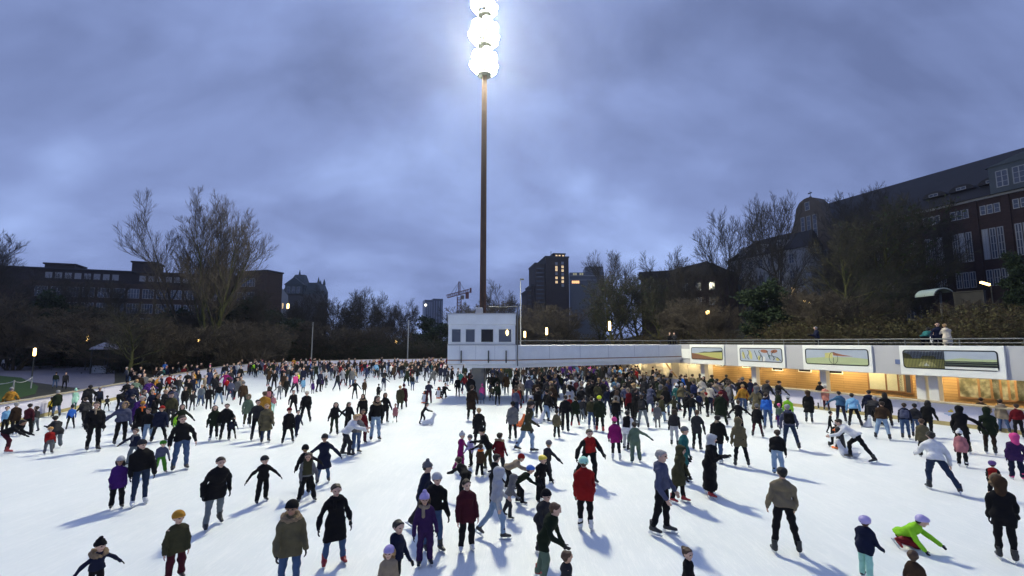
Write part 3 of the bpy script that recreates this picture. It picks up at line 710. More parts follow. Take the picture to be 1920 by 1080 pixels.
# terrace railing
rr_ = empty('terrace_railing', lodge_pt(0,.12), LF.root.rotation_euler.z); tag(rr_, 'grey two bar metal railing along the front edge of the roof terrace', 'railing')
for z, rd in ((4.28,.035),(4.08,.025)): b = MB(); b.tube([(-1,0,z),(45,0,z)], rd, 8); b.build('rail_bar', M_RAIL, rr_)
for i in range(20): b = MB(); b.box((-.9+i*2.4-.02,-.02,3.93),(-.9+i*2.4+.02,.02,4.3)); b.build('post', M_RAIL, rr_)
# lamps under the soffit
M_LAMP = mat('lamp_diffuser_warm', (.9,.8,.6), .5, emit=(1,.74,.37), es=115)
for i, x in enumerate([LF.loc(q, 690, 2.2)[0] for q in (1175,1220,1272,1312,1372,1432,1500,1552,1610,1700,1780,1872,1935)]):
    root = empty('ceiling_lamp', lodge_pt(x, 3.25, 2.715), LF.root.rotation_euler.z); k = ['leftmost','second from left','third from left','fourth from left','fifth from left','sixth from left','seventh from left','eighth from left','fifth from right','fourth from right','third from right','second from right','rightmost'][i]
    tag(root, f'warm strip lamp under the terrace soffit, {k} of the row', 'ceiling lamp', 'lamps under the terrace')
    b = MB(); b.box((-.62,-.1,-.05),(.62,.1,0)); b.build('housing', M_CREAM, root); b = MB(); b.box((-.58,-.08,-.085),(.58,.08,-.052)); b.build('diffuser', M_LAMP, root)

# ---------------------------------------------------------------- cabin and gallery
CY = 33.0
cb = empty('control_cabin', (-2.07, CY, 0)); tag(cb, 'white control cabin with four dark windows raised over the ice on a pillar', 'cabin'); hw = 2.33
b = MB(); b.prism([(-hw,0),(hw,0),(hw,4.2),(-hw,4.2)], 2.62, 3.92); b.build('lower_wall', M_WHITE, cb, bevel=.03)
b = MB(); b.prism([(-hw+.03,.03),(hw-.03,.03),(hw-.03,4.1),(-hw+.03,4.1)], 3.925, 5.3); b.build('window_band', M_WHITE, cb, bevel=.02)
b = MB(); b.prism([(-hw,-.02),(hw,-.02),(hw,4.15),(-hw,4.15)], 5.303, 6.03); b.build('upper_wall', M_WHITE, cb, bevel=.03)
b = MB(); b.prism([(-hw-.03,-.06),(hw+.03,-.06),(hw+.03,4.2),(-hw-.03,4.2)], 6.033, 6.1); b.build('roof', M_GREYR, cb)
b = MB(); b.prism([(-1.2,.25),(hw+.2,.25),(hw+.2,4.0),(-.9,4.0)], 2.36, 2.615); b.build('soffit', M_WHITE, cb)
b = MB(); b.box((-hw,-.02,2.89),(hw,-.003,2.93)); b.build('stripe', M_TRIM, cb); b = MB(); b.box((-hw,-.018,2.86),(hw,-.003,2.886)); b.build('stripe', M_STRIPE, cb)
b = MB(); b.box((-hw,-.05,3.90),(hw,-.003,3.98)); b.build('sill', M_GREYR, cb)
for i, (x0, x1) in enumerate(((846,865),(872,891.5),(901,926),(934,960))):
    a = at((x0+x1)/2, 630, CY); w = (x1-x0)*CY/F*1.02
    window(cb, a.x+2.07, 4.56, w, .98, 1, 1, .03, M_PANE if i != 2 else M_DKPANE, M_CREAM, .06)
for px in (865,916,949): b = MB(); a = at(px, 670, CY); b.tube([(a.x+2.07,-.1,2.72),(a.x+2.07,-.1,3.55)], .045, 8); b.build('fender_post', M_DARKM, cb)
b = MB(); b.tube([(hw+.12,-.05,2.5),(hw+.12,-.05,6.55),(.42,-.05,6.52)], .04, 8); b.build('pipe', M_RAIL, cb)
for q in (-1.5,-.4,.9): b = MB(); b.box((q-.01,-.008,2.95),(q+.01,-.001,3.88)); b.build('panel_joint', M_GREYR, cb)
b = MB(); b.lathe([(.02,-.2),(.09,-.08),(.1,.08),(.03,.2)],10,0,(at(951,624,CY).x+2.07,-.07,at(951,624,CY).z)); b.build('pane_glow', mat('cabin_pane_glow',(1,.8,.4),.5,emit=(1,.75,.3),es=4), cb)  # added glowing shape standing in for a street lamp's gleam in the pane
b = MB(); b.box((-.55,1.6,6.103),(-.05,2.1,6.6)); b.build('roof_box', M_GREYR, cb, bevel=.02)
# the pillar
b = MB(); b.box((-.9,1.9,-.02),(.0,4.1,2.36)); o = b.build('support_pillar', M_CONC, None, loc=(-2.0,34.8-1.7,0), bevel=.04); tag(o, 'grey concrete pillar carrying the white control cabin', 'pillar')
gx0, gx1 = (.3, CY+.3), (A_.x-.3, A_.y+.6)
GF = Fac('gallery', gx0, gx1, 'long white gallery bridge running from the cabin to the lodge', 'gallery')
b = MB(); b.box((0,0,2.62),(GF.L,3.6,3.9)); b.build('parapet', M_WHITE, GF.root, bevel=.02)
b = MB(); b.box((0,.18,2.36),(GF.L,3.5,2.615)); b.build('soffit', M_WHITE, GF.root)
b = MB(); b.box((0,-.02,2.89),(GF.L,-.003,2.93)); b.build('stripe', M_TRIM, GF.root); b = MB(); b.box((0,-.018,2.86),(GF.L,-.003,2.886)); b.build('stripe', M_STRIPE, GF.root)
for i in range(1,6): b = MB(); q = GF.L*i/6; b.box((q-.012,-.008,2.96),(q+.012,-.001,3.86)); b.build('panel_joint', M_GREYR, GF.root)
b = MB(); b.tube([(0,.3,4.22),(GF.L,.3,4.25)], .03, 8); b.build('rail_bar', M_RAIL, GF.root)
for i in range(9): b = MB(); q = .2+i*(GF.L-.4)/8; b.tube([(q,.3,3.88),(q,.3,4.23)], .02, 6); b.build('post', M_RAIL, GF.root)

# ---------------------------------------------------------------- floodlight mast
mast = empty('floodlight_mast', (-2.15, 35.4, 6.1)); tag(mast, 'tall rust brown floodlight mast with three glaring lamp tiers rising from the cabin roof', 'floodlight mast')
M_MAST = mat('mast_rust_brown', (.075,.037,.027), .65, .1, var=.35, scale=1.2); H_ = 24.8
b = MB()
for sg in (-1,1): b.box((sg*.18-.055,-.19,0),(sg*.18+.055,.19,20.2),0,lambda x,y,z:(x*(1-z*.012),y*(1-z*.011),z))
b.box((-.12,-.1,0),(.12,.1,20.2),1,lambda x,y,z:(x*(1-z*.011),y*(1-z*.011),z)); b.build('column', [M_MAST, mat('mast_web', (.05,.03,.025), .7)], mast)
b = MB(); b.tube([(0,0,20.1),(0,0,25.4),(0,0,26.6)], [.2,.15,.04], 10); b.build('top_pole', M_MAST, mast)
M_FL = mat('floodlight_lens', (.9,.9,.9), .3, emit=(1,.96,.74), es=FLOOD*.85)
LIGHTP = []
k_ = 0
for tz in (19.3, 20.05, 21.75, 22.5, 24.3):
    full = tz in (19.3, 21.75, 24.3)
    if full: b = MB(); b.lathe([(.18,-.12),(.55,-.1),(.58,0),(.55,.05),(.18,.05)], 20, 0, (0,0,tz-.5)); b.build('platform', M_RAIL, mast)
    n = 7
    for i in range(n):
        a = 2*math.pi*(i+.5*(k_%2))/n; rad = (.72+.16*((i*7+k_*3)%3))*(1.0,.95,1.15,1.05,.95)[k_]; c, s = math.cos(a), math.sin(a); k2 = .34
        h = MB(); 
        fn = lambda x,y,z: (c*(rad+x*.75+z*.66)-s*y, s*(rad+x*.75+z*.66)+c*y, tz+z*.75-x*.66)
        h.lathe([(.1,-.3),(.26,-.22),(.4,.0),(.41,.03)], 14, 0); h.v = [fn(v[2], v[1], v[0]) for v in h.v]
        hb = h.build('floodlight', M_RAIL, mast)
        l = MB(); l.lathe([(.395,.034),(.37,.1),(.2,.16)], 14, 0); l.v = [fn(v[2], v[1], v[0]) for v in l.v]; l.build('lens', M_FL, hb)
        ar = MB(); ar.tube([(.15*c,.15*s,tz-.2),(rad*.9*c,rad*.9*s,tz-.05)], .03, 5); ar.build('bracket', M_RAIL, hb)
    k_ += 1
    if full: LIGHTP.append(tz)
for x, hgt in ((-.25,.9),(.05,1.2),(.3,.8)): b = MB(); b.tube([(x,0,24.9),(x,0,25.1+hgt)], .025, 5); b.build('antenna', M_DARKM, mast)
SKX, SKY = .35, 2.1
# ---------------------------------------------------------------- trees
M_BARK = mat('bark_grey_brown', (.045,.038,.028), .9, var=.4, scale=3); M_MOSS = mat('bark_mossy', (.06,.062,.02), .95, var=.4, scale=2)
M_TWIG = mat('twigs_brown', (.085,.07,.05), .9, var=.4, scale=1); M_TWIGG = mat('twigs_mossy', (.05,.047,.03), .9, var=.4, scale=1); M_TWIGD = mat('twigs_dark', (.045,.04,.032), .9, var=.4, scale=1)
M_LEAF = mat('evergreen_leaves', (.02,.035,.014), .8, var=.6, scale=1.5); M_IVY = mat('ivy_leaves', (.03,.045,.016), .8, var=.6, scale=2)
def tubes(lines, n):
    """lines: arrays (K,3) points and (K,) radii, all the same K"""
    P = np.array([l[0] for l in lines]); Rr = np.array([l[1] for l in lines]); L, K = Rr.shape
    T = np.gradient(P, axis=1); T /= np.linalg.norm(T, axis=2, keepdims=True)+1e-9
    ref = np.where(abs(T[:,:,2:3]) > .9, np.array([1.,0,0]), np.array([0,0,1.])); A = np.cross(T, ref); A /= np.linalg.norm(A, axis=2, keepdims=True)+1e-9; B = np.cross(T, A)
    th = np.arange(n)*2*math.pi/n
    V = P[:,:,None,:]+(A[:,:,None,:]*np.cos(th)[:,None]+B[:,:,None,:]*np.sin(th)[:,None])*Rr[:,:,None,None]
    base = (np.arange(L)*K*n)[:,None,None]; i = np.arange(K-1)[None,:,None]*n; j = np.arange(n)[None,None,:]; j2 = (j+1)%n
    Q = np.stack([base+i+j, base+i+j2, base+i+n+j2, base+i+n+j], -1).reshape(-1,4)
    return V.reshape(-1,3), Q
def grow(rg, H, r0, stems=1, first=.3, nb=(9,6,6,5), lens=(.5,.5,.5,.5), ang=(42,38,40,42), up=.25, lean=.1, twig=.012, wob=.08, taper=.25):
    lv = [[] for _ in range(5)]; g_ = lambda: (rg.random()+rg.random()+rg.random()-1.5)*2
    def curve(p, d, L, r, rend, up_, K):
        pts = [p]; d = d.copy()
        for i in range(K-1):
            d = d+np.array([g_()*wob, g_()*wob, g_()*wob+up_/(K)]); d /= np.linalg.norm(d); pts.append(pts[-1]+d*L/(K-1))
        return np.array(pts), np.linspace(r, rend, K)
    def rec(line, lvl, L):
        pts, rad = line; K = len(pts); n = nb[lvl]; n = max(1, int(round(n*rg.uniform(.75,1.25))))
        for q in range(n):
            t = (first if lvl == 0 else .22)+(1-(first if lvl == 0 else .22))*(q+rg.random())/n
            f = t*(K-1); i = min(K-2, int(f)); w = f-i; p = pts[i]*(1-w)+pts[i+1]*w; rr = rad[i]*(1-w)+rad[i+1]*w
            d = pts[i+1]-pts[i]; d = d/np.linalg.norm(d); s = np.cross(d, (0,0,1) if abs(d[2]) < .95 else (1,0,0)); s /= np.linalg.norm(s); s2 = np.cross(d, s)
            az = q*2.4+rg.uniform(-.5,.5); a = R(ang[lvl]*rg.uniform(.65,1.25)); nd = d*math.cos(a)+(s*math.cos(az)+s2*math.sin(az))*math.sin(a)
            l2 = L*lens[lvl]*rg.uniform(.7,1.15)*(1.15-(.32 if lvl == 0 else .5)*t); r2 = max(twig, min(rr*.72, rr*.62))
            c = curve(p, nd, l2, r2, max(twig*.55, r2*(.3 if lvl < 2 else .5)), up, 6 if lvl < 1 else 4)
            lv[lvl+1].append(c)
            if lvl < 3: rec(c, lvl+1, l2)
    for k in range(stems):
        a = rg.random()*6.3; sp = lean*(1 if stems == 1 else rg.uniform(.8,2.2)); d = np.array([math.cos(a)*sp, math.sin(a)*sp, 1.]); d /= np.linalg.norm(d)
        h = H*(.9 if stems == 1 else rg.uniform(.7,.95)); p = np.array([0,0,-.3]) if stems == 1 else np.array([math.cos(a)*.25, math.sin(a)*.25, -.3])
        c = curve(p, d, h, r0*(1 if stems == 1 else rg.uniform(.5,.8)), r0*taper*.4, .25, 10); c[1][0] *= 1.25; lv[0].append(c); rec(c, 0, h)
    return lv
def tree_proto(name, seed, bark, twigm, leaf=None, nleaf=0, lsize=.2, leafr=(.1,.5), **kw):
    rg = random.Random(seed); lv = grow(rg, **kw)
    V0, Q0 = tubes(lv[0], 8); V1, Q1 = tubes(lv[1], 5); tv = npmesh('trunk', np.concatenate([V0,V1]), np.concatenate([Q0, Q1+len(V0)]), [bark])
    vs, qs, n = [], [], 0
    for k, ns in ((2,4),(3,3),(4,3)):
        if lv[k]: v, q = tubes(lv[k], ns); vs.append(v); qs.append(q+n); n += len(v)
    nt = sum(len(q) for q in qs); mi = [0]*nt
    if nleaf:
        pts = np.concatenate([np.array(l[0]) for k in (1,2,3) for l in lv[k]]); npr = np.random.RandomState(seed)
        c = pts[npr.randint(len(pts), size=nleaf)]+npr.normal(0, leafr[1], (nleaf,3))*[1,1,.7]; a = npr.normal(size=(nleaf,3)); a /= np.linalg.norm(a,axis=1,keepdims=True); b_ = np.cross(a, npr.normal(size=(nleaf,3))); b_ /= np.linalg.norm(b_,axis=1,keepdims=True)
        s = (lsize*npr.uniform(.5,1.2,nleaf))[:,None]; v = np.stack([c-a*s, c-b_*s*.6, c+a*s, c+b_*s*.6], 1).reshape(-1,3); q = np.arange(nleaf*4).reshape(-1,4)
        vs.append(v); qs.append(q+n); mi += [1]*nleaf
    cm = npmesh('crown', np.concatenate(vs), np.concatenate(qs), [twigm]+([leaf] if leaf else []), mi, smooth=False)
    zmax = max(l[0][:,2].max() for k in lv for l in k)
    return (name, tv, cm, zmax)
PT = dict(
 tall=tree_proto('bare_tree', 3, M_BARK, M_TWIG, H=24, r0=.5, stems=3, first=.26, nb=(10,10,7,4), lens=(.44,.48,.56,.8), ang=(36,34,34,30), up=.55, lean=.2, twig=.019, taper=.3),
 tall2=tree_proto('bare_tree', 8, M_MOSS, M_TWIG, H=26, r0=.55, stems=5, first=.24, nb=(9,9,6,4), lens=(.4,.48,.56,.8), ang=(34,34,34,30), up=.55, lean=.24, twig=.019, taper=.3),
 round=tree_proto('bare_tree', 21, M_BARK, M_TWIGD, H=15, r0=.3, first=.18, nb=(18,10,7,5), lens=(.55,.5,.55,.75), ang=(52,38,36,32), up=.5, twig=.022),
 bush=tree_proto('bare_tree', 33, M_BARK, M_TWIG, H=9, r0=.16, stems=7, first=.12, nb=(10,8,6,4), lens=(.45,.5,.55,.75), ang=(38,38,36,34), up=.45, lean=.22, twig=.017),
 mossy=tree_proto('mossy_tree', 41, M_MOSS, M_TWIGG, H=13, r0=.3, first=.2, nb=(15,9,7,5), lens=(.5,.5,.55,.7), ang=(52,42,38,36), up=.4, wob=.12, twig=.015),
 broad=tree_proto('bare_tree', 57, M_BARK, M_TWIGD, H=18, r0=.42, first=.22, nb=(15,10,7,5), lens=(.56,.5,.55,.75), ang=(46,38,36,32), up=.5, twig=.022),
 dark=tree_proto('evergreen_tree', 63, M_BARK, M_TWIGD, leaf=M_LEAF, nleaf=14000, lsize=.22, leafr=(.1,.35), H=10, r0=.25, first=.05, nb=(22,6,4,2), lens=(.36,.45,.5,.5), ang=(70,40,40,40), up=.2, twig=.014),
 ivy=tree_proto('ivy_clad_tree', 71, M_MOSS, M_TWIGG, leaf=M_IVY, nleaf=900, lsize=.2, leafr=(.1,.5), H=15, r0=.34, first=.1, nb=(17,9,7,5), lens=(.48,.5,.55,.7), ang=(48,40,38,36), up=.45, twig=.02),
)
TG = 'bare trees around the rink'
def plant(kind, px, top, Y, base=0.0, label=None, sx=1.0, group=TG, rz=None):
    nm, tv, cm, zm = PT[kind]; P = at(px, top, Y); h = P.z-base; s = h/zm*1.06
    root = empty(nm, (P.x, Y, base), rz if rz is not None else random.random()*6.28); root.scale = (s*sx, s*sx, s)
    link('trunk', tv, root); link('crown', cm, root); tag(root, label, 'tree', group); return root
TREES = [  # kind, px, top py, depth, base, label, width
 ('tall',380,376,74,0,'tall bare tree with spreading limbs, left of the tallest pair',.8),('tall2',408,366,70,0,'tallest bare tree, many upright limbs, above the left brick block',.8),
 ('broad',18,446,84,0,'large bare tree rising at the far left edge of the picture',1.1),('round',-60,470,80,0,'bare tree just outside the left picture edge',1.1),
 ('dark',118,560,80,0,'dark evergreen left of the warm lamp before the long brick block',1.3),('dark',172,585,86,0,'dark evergreen behind the kiosk on the left',1.4),('dark',300,590,82,0,'dark evergreen between the two mossy trunks on the left',1.3),('dark',360,588,88,0,'dark evergreen behind the tallest bare tree',1.3),('dark',455,565,92,0,'dark evergreen under the right end of the long brick block',1.4),('dark',530,590,96,0,'dark evergreen beside the warm lamp left of the slate roofed villa',1.3),
 ('mossy',255,570,57,0,'mossy green bare tree standing by the far left boards',1.5),('bush',40,560,72,0,'brown multi stemmed tree on the lawn at far left',1.5),('round',90,540,90,0,'bare tree before the left end of the long brick block',1.2),
 ('bush',205,590,72,0,'brown multi stemmed tree behind the kiosk',1.6),('bush',300,600,64,0,'brown multi stemmed tree right of the mossy tree by the boards',1.6),('bush',350,585,76,0,'multi stemmed bare tree below the tall left tree',1.5),('bush',450,600,68,0,'rounded brown bare tree right of the tallest tree',1.7),('bush',500,612,74,0,'brown bare tree by the far left bend of the boards',1.5),
 ('mossy',395,600,72,0,'mossy tree beside the trunk of the tallest tree',1.2),('round',560,560,110,0,'bare tree below the slate roofed villa',1.2),('round',622,540,118,0,'round bare tree right of the slate roofed villa',1.1),('broad',665,542,112,0,'wide dark bare tree left of the gap of sky',1.0),('bush',600,600,100,0,'low bare tree behind the left thin grey pole',1.9),('bush',655,615,98,0,'low bare tree between the two thin grey poles',1.9),
 ('round',585,556,112,0,'round bare tree left of the round tree beyond the left thin pole',1.2),('round',690,560,108,0,'round bare tree beside the wide dark bare tree at the gap of sky',1.2),('broad',745,572,110,0,'wide bare tree before the narrow bare trees by the far tower',1.1),('round',640,560,106,0,'round bare tree just right of the left thin grey pole',1.2),('round',722,552,120,0,'upright bare tree left of the far tower',.8),('round',760,562,118,0,'narrow bare tree just left of the distant glass towers',.9),('bush',720,610,102,0,'low bare tree left of the right thin grey pole',1.8),('dark',815,600,104,0,'dark evergreen directly left of the white cabin',1.7),('bush',780,625,102,0,'low dark bare tree right of the right thin grey pole',1.7),('dark',690,640,104,0,'low evergreen shrub behind the far boards',1.8),
 ('round',940,532,95,0,'round crowned bare tree right of the floodlight mast',1.05),('bush',895,570,90,0,'low bare tree just behind the cabin roof',1.3),('bush',985,590,84,2,'low bare tree right of the cabin',1.5),('round',855,570,120,0,'bare tree under the red crane',.9),
 ('broad',1165,472,92,3,'broad bare tree before the stepped brick tower',.9),('ivy',1120,545,84,3,'ivy clad tree at the foot of the stepped brick tower',1.2),('round',1245,468,104,3,'bare tree between the brick tower and the gabled house',.9),('ivy',1200,530,80,3,'ivy clad tree below the broad bare tree',1.3),('bush',1050,570,78,3,'brown bare tree above the gallery behind two warm lamps',1.6),
 ('broad',1345,410,96,3,'tall bare tree left of the pale mansard building',.85),('bush',1270,560,66,3.5,'brown bare tree behind the terrace near the gabled house',1.5),('bush',1340,570,60,3.5,'brown bare tree above the first mural',1.4),
 ('broad',1452,380,82,4,'tall bare tree in front of the pale mansard building',.8),('dark',1432,532,52,4,'dense dark green conifer behind the terrace above the second mural',1.2),('mossy',1562,420,50,4,'mossy yellow green tree before the curved gable',1.15),
 ('ivy',1655,395,66,5,'ivy clad tree before the windows of the large brick hall',1.1),('round',1720,372,72,5,'large bare tree reaching the roof of the brick hall',.85),('round',1610,400,78,5,'bare tree against the roof right of the curved gable',.8),('round',1715,500,60,5,'lower bare tree before the brick hall',.8),('bush',1505,540,56,4,'bare tree left of the mossy yellow green tree',1.2),('dark',1915,480,46,6,'dark evergreen at the right picture edge',.9),('bush',1830,560,44,5,'brown bare shrub tree above the largest mural',1.2),('broad',1600,352,84,6,'large bare tree before the roof of the brick hall, right of the gable',1.0),('ivy',1640,500,56,5,'ivy clad tree right of the mossy yellow green tree',1.3),('bush',1545,545,48,4.5,'brown bare tree behind the third mural',1.5),('broad',1290,500,74,3.5,'broad bare tree before the gabled house',1.2),('ivy',1230,520,70,3.5,'ivy clad tree left of the gabled house',1.2),('ivy',1150,520,74,3,'ivy clad tree above the tall warm lamp',1.2),('broad',150,520,86,0,'broad bare tree before the dark evergreens at left',1.2),('broad',235,530,78,0,'broad bare tree before the long brick block',1.1),('broad',500,545,84,0,'broad bare tree before the taller brick end block',1.1),('bush',1650,560,50,5,'brown bare shrub tree left of the glass canopy',1.3),
]
for t in TREES: plant(*t[:5], label=t[5], sx=t[6])
# undergrowth: merged thickets of bare shrubs
def shrub_lines(rg):
    lv = grow(rg, 3.2, .05, stems=7, first=.1, nb=(6,5,4,0), lens=(.45,.5,.5,.5), ang=(38,40,42,42), up=.4, lean=.35, twig=.009); 
    vs, qs, n = [], [], 0
    for k, ns in ((0,4),(1,3),(2,3),(3,3)):
        v, q = tubes(lv[k], ns); vs.append(v); qs.append(q+n); n += len(v)
    return np.concatenate(vs), np.concatenate(qs)
SH = [shrub_lines(random.Random(s)) for s in (5,6,9)]
def thicket(name, spots, m, label, leaf=None, nl=0):
    vs, qs, n = [], [], 0; mi = []; npr = np.random.RandomState(len(spots))
    for x, y, z, h, w in spots:
        V, Q = SH[random.randrange(3)]; a = random.random()*6.28; c, s = math.cos(a), math.sin(a); k = h/3.2
        vs.append(np.stack([(V[:,0]*c-V[:,1]*s)*k*w+x, (V[:,0]*s+V[:,1]*c)*k*w+y, V[:,2]*k+z], 1)); qs.append(Q+n); n += len(V); mi += [0]*len(Q)
        if nl:
            N_ = nl; c0 = np.stack([npr.normal(x, .35*h*w, N_), npr.normal(y, .35*h*w, N_), z+h*npr.beta(1.6,1.8,N_)], 1); A = npr.normal(size=(N_,3)); A /= np.linalg.norm(A,axis=1,keepdims=True); B = np.cross(A, npr.normal(size=(N_,3))); B /= np.linalg.norm(B,axis=1,keepdims=True)
            sz = npr.uniform(.06,.15,N_)[:,None]; vs.append(np.stack([c0-A*sz,c0-B*sz*.6,c0+A*sz,c0+B*sz*.6],1).reshape(-1,3)); qs.append(np.arange(N_*4).reshape(-1,4)+n); n += N_*4; mi += [1]*N_
    o = link(name, npmesh(name, np.concatenate(vs), np.concatenate(qs), [m]+([leaf] if leaf else []), mi, False)); tag(o, label, 'thicket', kind='stuff')
rg = random.Random(4)
sp = []
for _ in range(120):
    x = rg.uniform(-3, 36); y = 13+rg.random()**1.3*16; t = min(1, max(0,(y-9)/22)); w = lodge_pt(x, y, 3.0+2.2*t); sp.append((w.x, w.y, w.z, rg.uniform(1.7,3.2), 1.3))
for _ in range(70):
    x = rg.uniform(-60, -2); y = 14+rg.random()*14; w = lodge_pt(x, y, 2.0); sp.append((w.x, w.y, 1.5, rg.uniform(2.5,4.5), 1.4))
thicket('hedge_thicket', sp, mat('twigs_hedge', (.07,.052,.028), .9, var=.4, scale=.5), 'brown leafless hedge growing on the bank behind the terrace', mat('hedge_leaves', (.06,.055,.022), .9, var=.6, scale=.7), 420)
sp = []
for _ in range(150):
    px = rg.uniform(400, 850); Y = rg.uniform(95, 112); x = (px-960)/F*Y; sp.append((x, Y, 0, rg.uniform(2.6,6.0), 1.3))
for _ in range(80):
    px = rg.uniform(215, 470); Y = rg.uniform(66, 84); x = (px-960)/F*Y
    if x < -41: sp.append((x, Y, 0, rg.uniform(2.2,5.2), 1.3))
for _ in range(46):
    px = rg.uniform(-80, 230); Y = rg.uniform(80, 100); sp.append(((px-960)/F*Y, Y, 0, rg.uniform(3.0,6.0), 1.4))
thicket('park_thicket', sp, mat('twigs_park', (.06,.05,.037), .9, var=.4, scale=.5), 'dark undergrowth of the park behind the left and far boards', M_LEAF, 500)

# ---------------------------------------------------------------- buildings
def brickmat(name, col, sc=1.0):
    m = mat(name, col, .9, var=.25, scale=.25); N = m.node_tree.nodes; L = m.node_tree.links; p = N['Principled BSDF']; old = p.inputs['Base Color'].links[0].from_socket
    tc = N.new('ShaderNodeTexCoord'); br = N.new('ShaderNodeTexBrick'); mp = N.new('ShaderNodeMapping'); mp.inputs['Rotation'].default_value = (math.pi/2,0,0); L.new(tc.outputs['Object'], mp.inputs['Vector']); L.new(mp.outputs['Vector'], br.inputs['Vector'])
    br.inputs['Scale'].default_value = sc; br.inputs['Brick Width'].default_value = .5; br.inputs['Row Height'].default_value = .16; br.inputs['Mortar Size'].default_value = .012
    br.inputs['Color1'].default_value = (.7,.7,.7,1); br.inputs['Color2'].default_value = (1,1,1,1); br.inputs['Mortar'].default_value = (.8,.8,.8,1)
    mx = N.new('ShaderNodeMix'); mx.data_type = 'RGBA'; mx.blend_type = 'MULTIPLY'; mx.inputs[0].default_value = 1; L.new(old, mx.inputs[6]); L.new(br.outputs['Color'], mx.inputs[7]); L.new(mx.outputs[2], p.inputs['Base Color']); return m
M_BR1 = brickmat('brick_brown', (.075,.05,.036)); M_BR2 = brickmat('brick_dark_red', (.045,.028,.026)); M_BR3 = brickmat('brick_purple_brown', (.045,.034,.033))
M_ROOF = mat('roof_tiles_dark', (.03,.028,.03), .8, var=.3, scale=.4, bump=.3, bscale=3); M_SLATE = mat('roof_slate', (.06,.075,.085), .6, var=.3, scale=.5); M_FLAT = mat('flat_roof', (.04,.04,.045), .8)
M_PALE = mat('pale_stone', (.26,.27,.28), .8, var=.15, scale=.3); M_GABLE = mat('gable_stone_brown', (.095,.08,.065), .9, var=.3, scale=.4)
M_ATTIC = mat('attic_window', (.24,.25,.28), .4)
# 1 long brick office block, left
a, c = at(70,500,118), at(445,515,134); B1 = Fac('office_block', (a.x,a.y), (c.x,c.y), 'long flat roofed brown brick office block behind the left trees', 'building'); r = B1.root
zt = at(85,500,118).z
b = MB(); b.box((-14,0,-.5),(B1.L,16,zt-3.4)); b.build('wall', M_BR1, r); b = MB(); b.box((-13.5,.9,zt-3.396),(B1.L-.5,15.5,zt-.3)); b.build('attic_storey', M_BR3, r)
b = MB(); b.box((-14,.3,zt-.296),(B1.L,16,zt)); b.build('roof', M_FLAT, r)
for k in range(30):
    x = 2+k*1.95
    if k%10 < 8 and x < B1.L-2: window(r, x, zt-1.85, 1.35, 1.5, 1, 2, .9, M_ATTIC, M_FRAME, .1)
for row, z in enumerate((zt-6.0, zt-9.9, zt-13.6)):
    for k in range(19):
        x = 1.2+k*3.15
        if x < B1.L-1 and (row < 2 or k%3): window(r, x, z, 2.5, 2.5, 4, 2, 0, M_LIT if (row == 0 and k == 16) else M_PANE, M_FRAME, .1)
for px0, px1, py in ((84,141,495),(248,294,492)):
    x0, z = B1.loc(px0,py,3); x1, _ = B1.loc(px1,py,3); b = MB(); b.box((x0,3,zt+.004),(x1,9,z)); b.box((x0-.3,2.7,z+.003),(x1+.3,9.3,z+.4)); b.build('penthouse', M_BR3, r)
a, c = at(445,508,131), at(502,508,128); B2 = Fac('office_block', (a.x,a.y), (c.x,c.y), 'taller brick end block with a flat roof, right of the long office block', 'building'); r = B2.root; zt = at(480,508,130).z
b = MB(); b.box((0,0,-.5),(B2.L,5.5,zt-.4)); b.build('wall', M_BR1, r); b = MB(); b.box((-.3,-.3,zt-.396),(B2.L+.3,5.6,zt)); b.build('roof', M_FLAT, r)
for i, z in enumerate((zt-3.2,zt-7,zt-11,zt-15)):
    for x in (1.9,5.0): window(r, x, z, 2.7, 2.3, 3, 2, 0, M_PANE, M_FRAME, .1)
a, c = at(522,530,134), at(541,545,142); B2b = Fac('side_wing', (a.x,a.y), (c.x,c.y), 'pale low side wing between brick end block and villa', 'building'); zt = at(522,532,134).z
b = MB(); b.prism([(0,-.5),(B2b.L,-.5),(B2b.L,zt-2.6),(0,zt)], 0, 8, 0, lambda x,z,y:(x,y,z)); b.build('wall', M_PALE, B2b.root)
window(B2b.root, B2b.L*.5, zt-6, 1.2, 1.8, 2, 2, 0, M_LIT, M_FRAME)
# 2 slate roofed villa
a, c = at(527,560,165), at(600,560,165); B3 = Fac('villa', (a.x,a.y), (c.x,c.y), 'old villa with steep blue slate roof, finials and spires', 'building'); r = B3.root
Zp = lambda py: at(560,py,165).z; X3 = lambda px: at(px,560,165).x-a.x
b = MB(); b.box((0,0,-.5),(B3.L,7,Zp(552))); b.build('wall', mat('villa_stone',(.09,.09,.095),.9,var=.3,scale=.4), r)
b = MB(); e = Zp(552)+.004; t0, t1 = X3(545), X3(562)
vs = [(-.4,-.4,e),(X3(573),-.4,e),(X3(573),7.2,e),(-.4,7.2,e),(t0,2.6,Zp(513)),(t1,2.6,Zp(513)),(t1,4.6,Zp(513)),(t0,4.6,Zp(513))]
b.add(vs, [(0,1,5,4),(1,2,6,5),(2,3,7,6),(3,0,4,7),(4,5,6,7),(3,2,1,0)]); b.build('roof', M_SLATE, r)
b = MB(); b.box((X3(573)+.01,0,e),(B3.L,7,Zp(545))); b.prism([(X3(573)+.01,Zp(545)+.004),(B3.L,Zp(545)+.004),(B3.L-1.2,Zp(530)),(X3(573)+.8,Zp(530))], -.2, 7.2, 0, lambda x,z,y:(x,y,z)); b.build('side_roof', M_SLATE, r)
